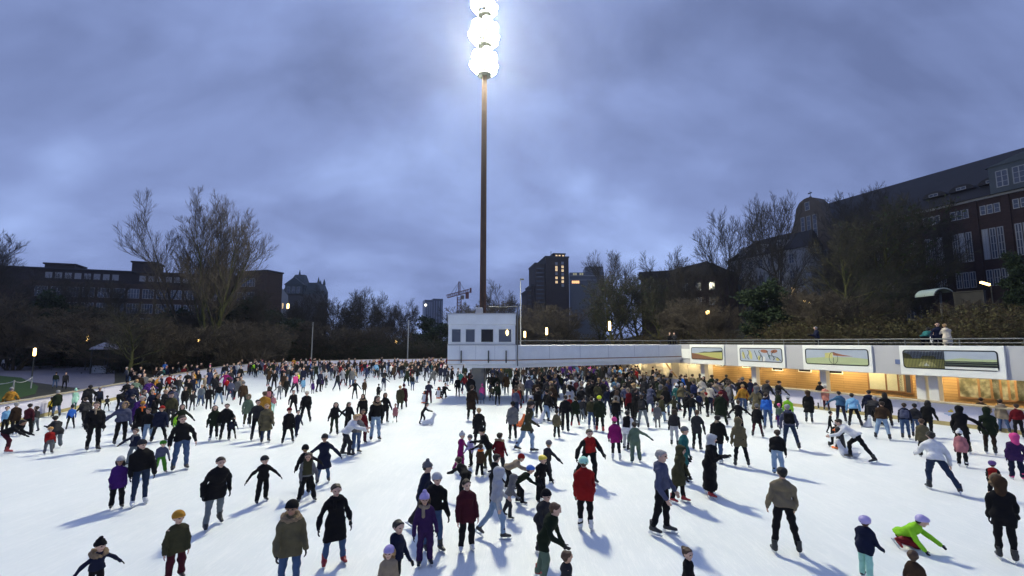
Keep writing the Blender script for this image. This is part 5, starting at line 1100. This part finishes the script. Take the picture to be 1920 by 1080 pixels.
# px, py of the feet, py of the head top (or -height in cm), yaw (0 = faces the camera, 90 = faces right), pose, coat, length, trousers, headwear, options
# options: '-' mirrored; w/r/k.. skate colour as K?; f fur trim; c<col> scarf; t<col> second coat colour; G no gloves; P puffy; W wide trousers; L long hair under the hat; Q<deg> head turn
PEOPLE = """
4 852 793 70 n black j maroon sk Kr
30 690 0 0 s black j black sk X
8 812 762 20 s lightblue j black sk
26 815 754 200 s darkbrown m black sg
49 816 756 160 w maroon j black sk
65 810 762 -120 v charcoal j greyjeans sd
94 781 745 190 s yellow j black sd
104 782 731 200 s darkgreen m jeans sg
131 805 759 190 v blue j black sk
157 800 744 -150 w charcoal j black sd
173 847 752 12 s black j black sd cbeige P
199 772 742 170 v charcoal j black sk
221 772 731 120 n black j black sk
232 771 730 160 s darkbrown j maroon sd
225 833 752 15 b bluegrey j black Fbluegrey P
260 822 752 10 s black l black Bochre corange
276 829 765 -20 s black j lightjeans sd
296 829 760 10 v navy m black Bred
337 822 757 20 a darkgreen j black ld
327 814 776 30 s lime j green Bwhite
338 882 777 5 k black j jeans sd G
299 889 826 12 v bluegrey j green Bgreen
250 872 803 -25 b navy j greyjeans sb cgrey
260 948 823 8 s black j darkjeans Bcharcoal Kw P
217 955 857 5 s purple m black Blightgrey L
89 851 808 20 s red j grey Hochre P
105 842 782 -165 p charcoal m greyjeans sk
400 826 760 -8 s darkgreen m black ld Kw
422 825 756 0 k black j black sd
434 824 783 20 v navy j black sk
463 802 739 10 s greygreen m olive Fgreygreen Kw
480 825 748 5 k charcoal j black sd
498 830 756 8 s khaki l darkjeans so
494 806 733 190 s ochre m black sb
511 778 738 200 w dustypink j mint Blightgrey
523 750 717 10 a grey j greyjeans so
503 772 724 180 s darkbrown m black ld
536 745 706 20 w black m black Bbeige
549 776 731 5 v black j black ld clightgrey
572 792 732 -10 v black j black Bcream
539 832 763 5 v black m black Bdarkred Kk ddarkred
556 819 768 25 w navy j navy sk
558 723 698 190 w brightyellow j black sk
568 736 708 10 s lightblue m navy Blightgrey
586 739 714 190 s purple m black lk
610 723 693 170 v lightgrey j charcoal sg
665 749 711 -10 a black j black ld
683 742 711 10 s brown m black sd
709 748 720 170 s black l black sk
719 734 703 170 b navy j lightgrey sk
750 768 723 170 s olive l black so
757 765 720 170 s maroon l black Nmaroon
773 733 701 5 s black j jeans so cwhite
804 758 716 180 p navy j maroon sk
832 748 721 20 c black j black sk
858 745 705 10 s black j black sk cgrey
646 719 691 120 w black j black sk
722 795 735 20 b black m black ld
741 793 757 -30 s dustypink m black sd
703 827 741 10 s black j lightjeans ld f
680 800 738 0 s black j black ld f
626 816 753 -10 b black j darkgreen ld -
652 806 754 30 b black j black ld
646 857 778 80 p white j charcoal so G
667 852 775 30 f grey j jeans so G
679 832 767 20 s darkred m maroon sd
791 796 757 90 p black j black lk
606 907 812 0 a navy l jeans Bcharcoal
574 942 847 10 v olive j black ld tgrey
571 930 835 200 b black j black Bblack
491 943 855 20 a black j black Bcharcoal
400 990 853 15 h black m greyjeans sd
540 1112 938 10 s khaki m jeans Bblack f
626 1060 906 8 k black l jeans sd Kr cblack
740 1128 976 60 s navy j black sk
728 1150 1049 10 s beige j black Blilac L
790 996 863 70 w navy m charcoal Pgrey
812 1034 887 20 s black j jeans Blightgrey c+
796 1061 926 5 s darkpurple u darkpurple Plilac L cbeige
884 790 720 180 w darkbrown l black sd Kg
882 757 700 170 s black j black sk
904 758 720 185 s pink j jeans Npink
933 760 716 180 s darkgreen j black sk
897 836 765 180 s black l black so
961 825 753 -170 s grey m black Bblack
988 848 751 110 w olive m lightjeans Bcharcoal
968 774 722 180 s rust j lilac ld tred
996 792 742 -170 s black j lightjeans Bwhite f
863 884 811 70 b magenta u magenta Plightgrey -
883 876 816 -60 s lilac j black Bgrey
900 893 836 150 s brown m black sd corange
918 886 806 -90 p black j olive Pblack
936 888 812 160 k darkred m charcoal sd f
1025 905 827 140 b charcoal j charcoal Bgrey
1013 941 850 30 e black j black Hyellow
1106 905 797 20 g red j black sd tblack
1098 993 859 185 s red m black Bmint Kw
1155 862 783 175 s magenta m black Bpink Kw
1176 845 769 150 s black m lightgrey sk twhite
1192 867 791 185 b greygreen m greygreen sd
1044 822 769 170 s khaki m black sk
1060 810 740 175 s black j black sd
1078 800 743 175 v darkgreen m black sd Kr
1110 807 743 180 s olive j jeans sd Kw
1125 810 742 175 s darkgreen m black Bbrightyellow Kr
1155 802 744 170 s black j black sd f
1139 776 725 180 v navy j darkjeans sk
1171 766 718 180 s beige l black ld
1185 750 709 175 w black j black sk
1206 803 738 180 v black j greyjeans sd
1090 771 715 10 s grey m grey Flightgrey Kr
1036 776 718 175 v brown j black sd
1024 766 725 170 w bluegrey j black sk
876 1034 898 10 s maroon m black sd Kw G
930 1009 875 100 w lightgrey j lightjeans Nlightgrey G
953 972 889 80 e grey j charcoal Ngrey
967 946 881 80 n darkgreen j black Hblue
950 920 857 90 n beige j black Bred
925 950 852 120 s black j charcoal sk
874 938 870 -150 n black j black sd
1020 1092 933 70 e darkgreen m greygreen sb Kr
1014 1045 913 60 e charcoal j charcoal Bblack
1063 1160 1051 100 s charcoal j black sb
1233 803 755 180 s grey m grey Bgrey
1265 788 742 178 a olive j black ld
1300 792 738 175 a black j darkjeans sd
1289 785 735 170 w black m black sk
1320 773 725 175 b beige m cream sg
1352 799 733 180 v darkgreen l darkgreen Bdarkred
1398 765 727 170 w magenta j darkjeans sd
1386 808 750 178 a black j black sb
1421 820 757 175 v black m maroon Bgrey
1441 806 735 180 w navy j jeans sd tblue
1463 803 757 170 s greygreen j purple Hpink
1479 797 742 180 s lime j black Blightgrey
1483 843 757 180 v bluegrey j darkjeans sg
1518 793 732 175 s black l greyjeans Fbrown
1265 836 767 180 s charcoal j lightgrey ld
1308 845 768 165 s charcoal m black sb
1347 868 777 165 s black m jeans sk cbeige Kw
1390 875 783 185 v khaki m black Fkhaki
1459 890 806 175 s black j lightjeans sd P
1333 931 812 60 f black d black Slightgrey Kr
1244 1003 842 70 s bluegrey j black sg G
1273 943 834 60 s olive l black Nolive Kr
1282 905 799 80 s teal l black Bgrey
1474 1037 873 190 v tan j black sk G
1293 1152 1034 70 s black j black bb
1541 768 715 170 s black j black sk
1550 770 722 180 s salmon m maroon sg
1578 792 733 180 b steelblue j navy sk -
1603 800 736 180 v lightblue j black sk
1557 814 771 100 b black j black sk
1637 800 748 160 n charcoal j charcoal sg
1657 824 751 178 v brown j lightjeans sd
1632 792 731 190 s navy j black sk
1665 800 735 180 s black j black lk
1699 823 755 180 s navy j jeans sd
1718 820 756 180 s charcoal j jeans sk
1742 820 750 165 s black m black lk
1735 858 785 190 s khaki m black sb
1760 922 806 195 g white j darkjeans sk G
1612 864 -176 -95 q white j black sd G
1566 838 798 160 c black j black Hwhite
1807 850 760 180 b black m black Nblack
1859 852 763 180 s darkgreen m darkbrown Fdarkgreen
1843 802 745 170 s darkbrown m black sk
1884 812 748 190 s beige m jeans sd
1912 822 757 190 s darkred j black sd
1807 876 808 180 s dustypink m black Pwhite Kw
1908 900 813 190 s darkpurple m navy Npink Kp
1866 935 866 180 f red m black Hpurple tblack
1890 1052 894 185 s black m black Fbrown
1626 1086 970 150 s navy m mint Hlilac
1690 1024 -125 72 r lime j darkred Hlilac Kr
1725 1160 1067 180 s brown j black sb
175 1130 1014 20 a navy j black Pblack f
327 1090 958 8 s olive m maroon Bochre G
345 768 724 10 s black m black sd
360 771 732 8 a charcoal j black sd
375 763 721 10 v greyjeans j jeans so
390 768 722 5 s black j black sk
409 759 717 10 v black j lightjeans sk
314 764 725 5 s cream j black sd
425 742 708 190 s red j black sk
431 752 711 180 v bluegrey j darkjeans sk
455 760 715 170 s brown m black Bgrey
330 742 706 10 s black j jeans Bwhite
296 748 712 180 s black j black Blightgrey
314 740 700 170 b red j black sk
268 764 735 180 s pink j black Npink
288 770 738 175 s cream j black Borange
250 757 708 170 n greygreen j charcoal so
272 760 715 160 n purple m black Bbeige
475 704 680 180 s lime j black sk
450 705 682 180 s white j navy so
948 708 688 180 s brightyellow j black sk
"""
SPOTS_PATH = """
15 782 725 175 k ochre j charcoal sg
138 769 729 180 s mint m teal Nmint
160 776 722 170 n black m black sk
183 771 725 10 s navy j black sg
102 729 697 175 w darkgreen j jeans sd
120 731 697 5 w charcoal j black sk
6 692 671 5 s white j navy sk
16 692 672 5 s charcoal j black sd
"""
SPOTS_DECK = """
1255 0 623 10 f black j black so
1265 0 623 -10 f charcoal j black sd
1533 0 612 -60 f navy j black sg
1735 0 619 160 n teal j black sk
1752 0 620 20 s white j grey sk
1759 0 604 10 k navy m black sd
1777 0 606 -160 f cream l cream so
"""
rng = random.Random(11)
OCC = []
persons = []
HEADTXT = dict(B='{c} knit hat', P='{c} bobble hat', H='{c} helmet', F='fur hood up', N='{c} hood up', S='{c} headscarf', s='', l='long {c} hair', b='{c} hair bun')
LENTXT = dict(j='jacket', m='parka', l='long coat', d='ankle length cloak', u='snowsuit')
POSETXT = dict(s='', v='legs apart', a='arms spread wide', b='one arm out', w='striding', g='pushing off on one leg', h='hands behind back', k='hands in pockets', f='hands together in front', p='leaning forward', e='leaning slightly forward', q='bent low and pushing', r='crawling on hands and knees', n='bending over', c='crouching')
def facing(y):
    y = (y+180) % 360-180
    return 'facing the camera' if abs(y) < 45 else 'seen from behind' if abs(y) > 135 else 'in profile facing right' if y > 0 else 'in profile facing left'
def mkper(px, py, hy, yaw, pose, coat, ln, tro, hd, opts, base=0.0, place=None, jit=True):
    p = Per(); p.px = px; p.py = py
    if base: 
        pt = base(px); p.loc = pt
    else: pt = p.loc = G(px, py, 0)
    if hy < 0: p.H = -hy/100
    else:
        p.H = at(px, hy, pt.y).z-pt.z
        if pose in 'ncp': p.H *= {'n':1.32,'c':1.55,'p':1.1}[pose]
        p.H = max(.95, min(1.92, p.H))
    p.yaw = yaw; p.pose = pose; p.coat = coat; p.ln = ln; p.tro = tro; p.hd = hd
    p.child = p.H < 1.42
    p.mir = '-' in opts or (pose in 'wgvs' and rng.random() < .5)
    p.sk = 'k'; p.fur = False; p.scarf = None; p.two = None; p.gl = True; p.puff = 1.0; p.wide = tro in ('green','mint','charcoal') or p.child; p.longhair = False; p.hx = None
    for o in opts:
        if o[0] == 'K': p.sk = o[1]
        elif o == 'f': p.fur = True
        elif o[0] == 'c' and o[1:] in CLOTH: p.scarf = o[1:]
        elif o[0] == 't' and o[1:] in CLOTH: p.two = o[1:]
        elif o == 'G': p.gl = False
        elif o == 'P': p.puff = 1.12
        elif o == 'W': p.wide = True
        elif o == 'L': p.longhair = True
    p.hair = rng.choice('kdbbo'); p.skin = SKIN[0] if rng.random() < .75 else SKIN[1] if rng.random() < .7 else SKIN[2]
    ph = math.atan2(pt.x, pt.y); y = R(yaw); tc_ = (-math.sin(ph), -math.cos(ph)); rr = (math.cos(ph), -math.sin(ph))
    d = (tc_[0]*math.cos(y)+rr[0]*math.sin(y), tc_[1]*math.cos(y)+rr[1]*math.sin(y))
    p.rz = math.atan2(-d[0], d[1])
    p.ph = F*p.H/max(3, pt.y); p.place = place
    p.lod = 0 if p.ph > 78 else 1 if p.ph > 46 else 2
    OCC.append((pt.x, pt.y)); return p
def parse(txt, base=0, place=None):
    out = []
    for l in txt.strip().split('\n'):
        t = l.split()
        if 'X' in t: continue
        out.append(mkper(float(t[0]), float(t[1]), float(t[2]), float(t[3]), t[4], t[5], t[6], t[7], t[8], t[9:], base, place))
    return out
def place_of(px, py):
    if py > 1040: return 'in the nearest foreground'
    if py < 697: return 'by the far boards' if px < 840 else 'beyond the support pillar'
    if px < 250 and py > 725 and py < 800: return 'by the left boards'
    if px > 1230 and py < 775 and px < 1480: return 'by boards below the first two murals'
    if px >= 1480 and py < 832: return 'by boards before the timber lodge'
    if py < 722: 
        return 'far left on the ice' if px < 480 else 'far ice left of the cabin' if px < 840 else 'under the white cabin' if px < 970 else 'under the long white gallery'
    if py < 800: return 'among the left crowd' if px < 480 else 'mid ice left of the pillar' if px < 860 else 'beside the support pillar' if px < 950 else 'in the crowd before the gallery' if px < 1230 else 'on the ice below the murals'
    if py < 900: return 'left mid ice' if px < 480 else 'mid ice left of centre' if px < 800 else 'in the middle of the rink' if px < 1200 else 'right mid ice'
    return 'front left ice' if px < 480 else 'front ice left of centre' if px < 760 else 'front centre ice' if px < 1120 else 'front right ice'
persons += parse(PEOPLE)
# the crowd that was not listed one by one: spread where the photograph is dense
CC = ['black']*46+['charcoal']*14+['navy']*9+['darkblue']*4+['darkgreen']*7+['olive']*6+['khaki']*4+['brown']*5+['darkbrown']*5+['grey']*5+['bluegrey']*4+['maroon']*3+['darkred']*3+['red']*2+['beige']*3+['cream']*2+['white']*3+['lightgrey']*2+['blue','steelblue','lightblue','teal','pink','magenta','purple','dustypink','ochre']
TT = ['black']*14+['charcoal']*5+['darkjeans']*7+['jeans']*6+['lightjeans']*3+['greyjeans']*4+['maroon','olive','navy']
HH = ['sk']*8+['sd']*10+['sb']*6+['so']*4+['sg']*3+['lk']*4+['ld']*5+['lb']*3+['lo']*3+['Bblack']*3+['Bgrey']*2+['Bcharcoal']*2+['Bwhite','Bred','Bpink','Bnavy','Bbeige','Bochre','Pgrey','Pwhite','Fkhaki','Fblack','Fgrey']
ZONES = [((232,452),(716,764),44,0), ((300,480),(700,722),22,0), ((440,840),(694,710),170,30), ((500,660),(706,740),26,20), ((660,860),(706,730),22,60), ((780,838),(687,694),12,40),
         ((916,1240),(704,724),135,160), ((916,1240),(722,764),72,178), ((1236,1470),(728,778),36,178), ((860,915),(706,740),14,150), ((240,330),(768,812),11,8), ((1000,1240),(764,795),16,178), ((1100,1290),(697,715),26,170), ((960,1480),(738,792),46,176), ((560,760),(690,700),16,30)]
for (x0,x1),(y0,y1),n,yw in ZONES:
    for _ in range(n):
        for tr in range(30):
            px = rng.uniform(x0, x1); py = y0+(y1-y0)*rng.random()**1.15
            g = G(px, py)
            lim = 3.4+.0
            if all((g.x-a)**2+(g.y-b)**2 > .42 for a,b in OCC) and (px < 1225 or py > 728+(px-1236)*.155) and (py-704)*.6 > -(px-1100) *0+ -9: break
        else: continue
        h = rng.choice([1.62,1.68,1.72,1.76,1.8,1.84,1.7]) if rng.random() < .82 else rng.uniform(1.1,1.4)
        p = mkper(px, py, -100*h, yw+rng.gauss(0,38), rng.choice('ssssssvvvwwwwkkeabgf'), rng.choice(CC), rng.choice('jjjjmmml'), rng.choice(TT), rng.choice(HH), ['K'+rng.choice('kkkkwwrg')])
        persons.append(p)
for p in persons: p.group = 'ice skaters on the rink'
pp = parse(SPOTS_PATH, 0, 'on the path outside the left boards')
for p in pp: p.group = 'people walking outside the rink'
def deck(px):
    # where the sight line of this column meets the terrace, .7 m behind the railing
    d = ray(px, 640); o = lodge_pt(0,.8); t = (o.x*NO.x+o.y*NO.y)/(d.x*NO.x+d.y*NO.y); return Vector((d.x*t, d.y*t, 3.5))
pd = parse(SPOTS_DECK, deck, 'on the roof terrace behind the railing')
for p in pd: p.group = 'people on the roof terrace'
def describe(p):
    ad = 'child' if p.child else 'person'
    hd = HEADTXT[p.hd[0]].format(c=HW[p.hd[1:]] if p.hd[0] in 'slb' else cw(p.hd[1:] or p.coat))
    cl = f"{cw(p.coat)} {LENTXT[p.ln]}" if p.ln in 'ud' else f"{cw(p.coat)} {LENTXT[p.ln]} and {cw(p.tro)} {'jeans' if 'jeans' in p.tro else 'trousers'}"
    bits = [f"{ad} in {cl}"]
    if hd: bits.append(hd)
    if p.scarf: bits.append(f"{cw(p.scarf)} scarf")
    if p.sk in 'rwp': bits.append(f"{SKC[p.sk][0]} skates")
    if POSETXT[p.pose]: bits.append(POSETXT[p.pose])
    bits.append(p.place or place_of(p.px, p.py))
    wc = lambda: len(' '.join(bits).split())
    if wc() <= 11: bits.insert(-1, facing(p.yaw))
    while wc() > 16 and len(bits) > 2: bits.pop(-2)
    return ', '.join(bits).replace('  ', ' ')
everyone = persons+pp+pd
everyone.sort(key=lambda p: -p.ph)
keep, rest = everyone[:300], everyone[300:]
# persons nothing tells apart by look or place are told apart by their place in the row
from collections import defaultdict
lab = defaultdict(list)
for p in keep: lab[describe(p)].append(p)
ORD = ['leftmost','second from left','third from left','fourth from left','fifth from left','sixth from left']
for k, ps in lab.items():
    ps.sort(key=lambda p: p.px)
    for i, p in enumerate(ps):
        if len(ps) == 1: p.label = k; continue
        w = ORD[i]+' '+k if i < len(ps)-1 else 'rightmost '+k
        t = w.split()
        if len(t) > 16: w = w.replace(', facing the camera','').replace(', seen from behind','').replace(', legs apart','')
        p.label = ' '.join(w.split()[:16])
for p in keep:
    build_person(p, random.Random(int(p.px*7+p.py*13)))
    tag(p.root, p.label, 'person', p.group)
# the crowd beyond three hundred: one object
VV, QQ, MM = [], [], []; pal = {}; mats = []; nb_ = 0
def slot(m):
    if m.name not in pal: pal[m.name] = len(mats); mats.append(m)
    return pal[m.name]
for p in rest:
    rg = random.Random(int(p.px*7+p.py*13)); K = skeleton(p.H, p.pose, rg, p.mir, p.hx)
    V, Q, mi = lod_mesh(p, K, .05, rg)
    c, s = math.cos(p.rz), math.sin(p.rz)
    V = np.stack([V[:,0]*c-V[:,1]*s+p.loc.x, V[:,0]*s+V[:,1]*c+p.loc.y, V[:,2]+p.loc.z], 1)
    tab = np.array([slot(m) for m in (p.skin, cloth(p.coat), cloth(p.tro), skm(p.sk), head_mat(p), M_GLOVE)])
    VV.append(V); QQ.append(Q+nb_); MM.append(tab[mi]); nb_ += len(V)
if VV:
    o = link('distant_crowd', npmesh('distant_crowd', np.concatenate(VV), np.concatenate(QQ), mats, np.concatenate(MM)))
    tag(o, 'crowd of tiny skaters far off across the ice by the far boards', 'crowd', kind='stuff')
# ---------------------------------------------------------------- rucksacks and bags carried by skaters
def rucksack(px, py, col, label):
    p = min(keep, key=lambda q: (q.px-px)**2+(q.py-py)**2)
    K = skeleton(p.H, p.pose, random.Random(int(p.px*7+p.py*13)), p.mir, p.hx); s = K['s']; T, fw, rt = K['T'], K['fw'], K['rt']
    c = K['chest']-T*.17*s-fw*.2*s; F_ = Fld(c-.35, c+.35, .02)
    for q in (-.08,.08):
        F_.add(c+rt*q*s+T*.12*s, c+rt*q*s-T*.13*s-fw*.02*s, .085*s, .1*s, .05)
    F_.add(c-fw*.07*s-T*.05*s, c-fw*.08*s-T*.1*s, .08*s, .085*s, .02); F_.wrinkle(random.Random(3), .004, 30)
    root = empty('rucksack', p.loc, p.rz); root.scale = p.root.scale; tag(root, label, 'rucksack'); V, Q, _ = F_.surf(); link('bag', npmesh('bag', V, Q, [cloth(col)]), root)
    for q in (-.11,.11):
        b = MB(); ch = K['chest']; b.tube([c+rt*q*s+T*.14*s, ch+rt*q*s+T*.07*s-fw*.04*s, ch+rt*q*s-T*.02*s+fw*.125*s, ch+rt*q*1.3*s-T*.2*s+fw*.1*s, c+rt*q*1.2*s-T*.1*s], .02*s, 6); b.build('strap', cloth('black'), root)
rucksack(1699,823,'bluegrey','blue grey rucksack worn by a skater in navy jacket and jeans at the right boards')
rucksack(1441,806,'blue','bright blue rucksack on the back of a navy jacket below the third mural')
rucksack(1206,803,'charcoal','charcoal rucksack on a skater in black jacket and grey jeans, middle of crowd')
rucksack(511,778,'dustypink','dusty pink rucksack on a child in mint trousers, left crowd')
rucksack(1483,843,'black','black rucksack on the grey haired skater in a blue grey jacket')
b = MB(); b.box((-710,-70,-1.6),(710,910,62)); hz = b.build('haze', []); hz['kind'] = 'stuff'; hz['label'] = 'thin cold evening mist over the whole rink, added for the floodlight halo'; hz['category'] = 'haze'  # mist box added so the floodlights get a halo
hm = bpy.data.materials.new('haze'); hm.use_nodes = True; hn = hm.node_tree.nodes; hn.remove(hn['Principled BSDF']); pv = hn.new('ShaderNodeVolumePrincipled'); pv.inputs['Color'].default_value = (.85,.9,1,1); pv.inputs['Density'].default_value = .00032; pv.inputs['Anisotropy'].default_value = .8
hm.node_tree.links.new(pv.outputs[0], hn['Material Output'].inputs['Volume']); hz.data.materials.append(hm)
SC.cycles.volume_bounces = 0
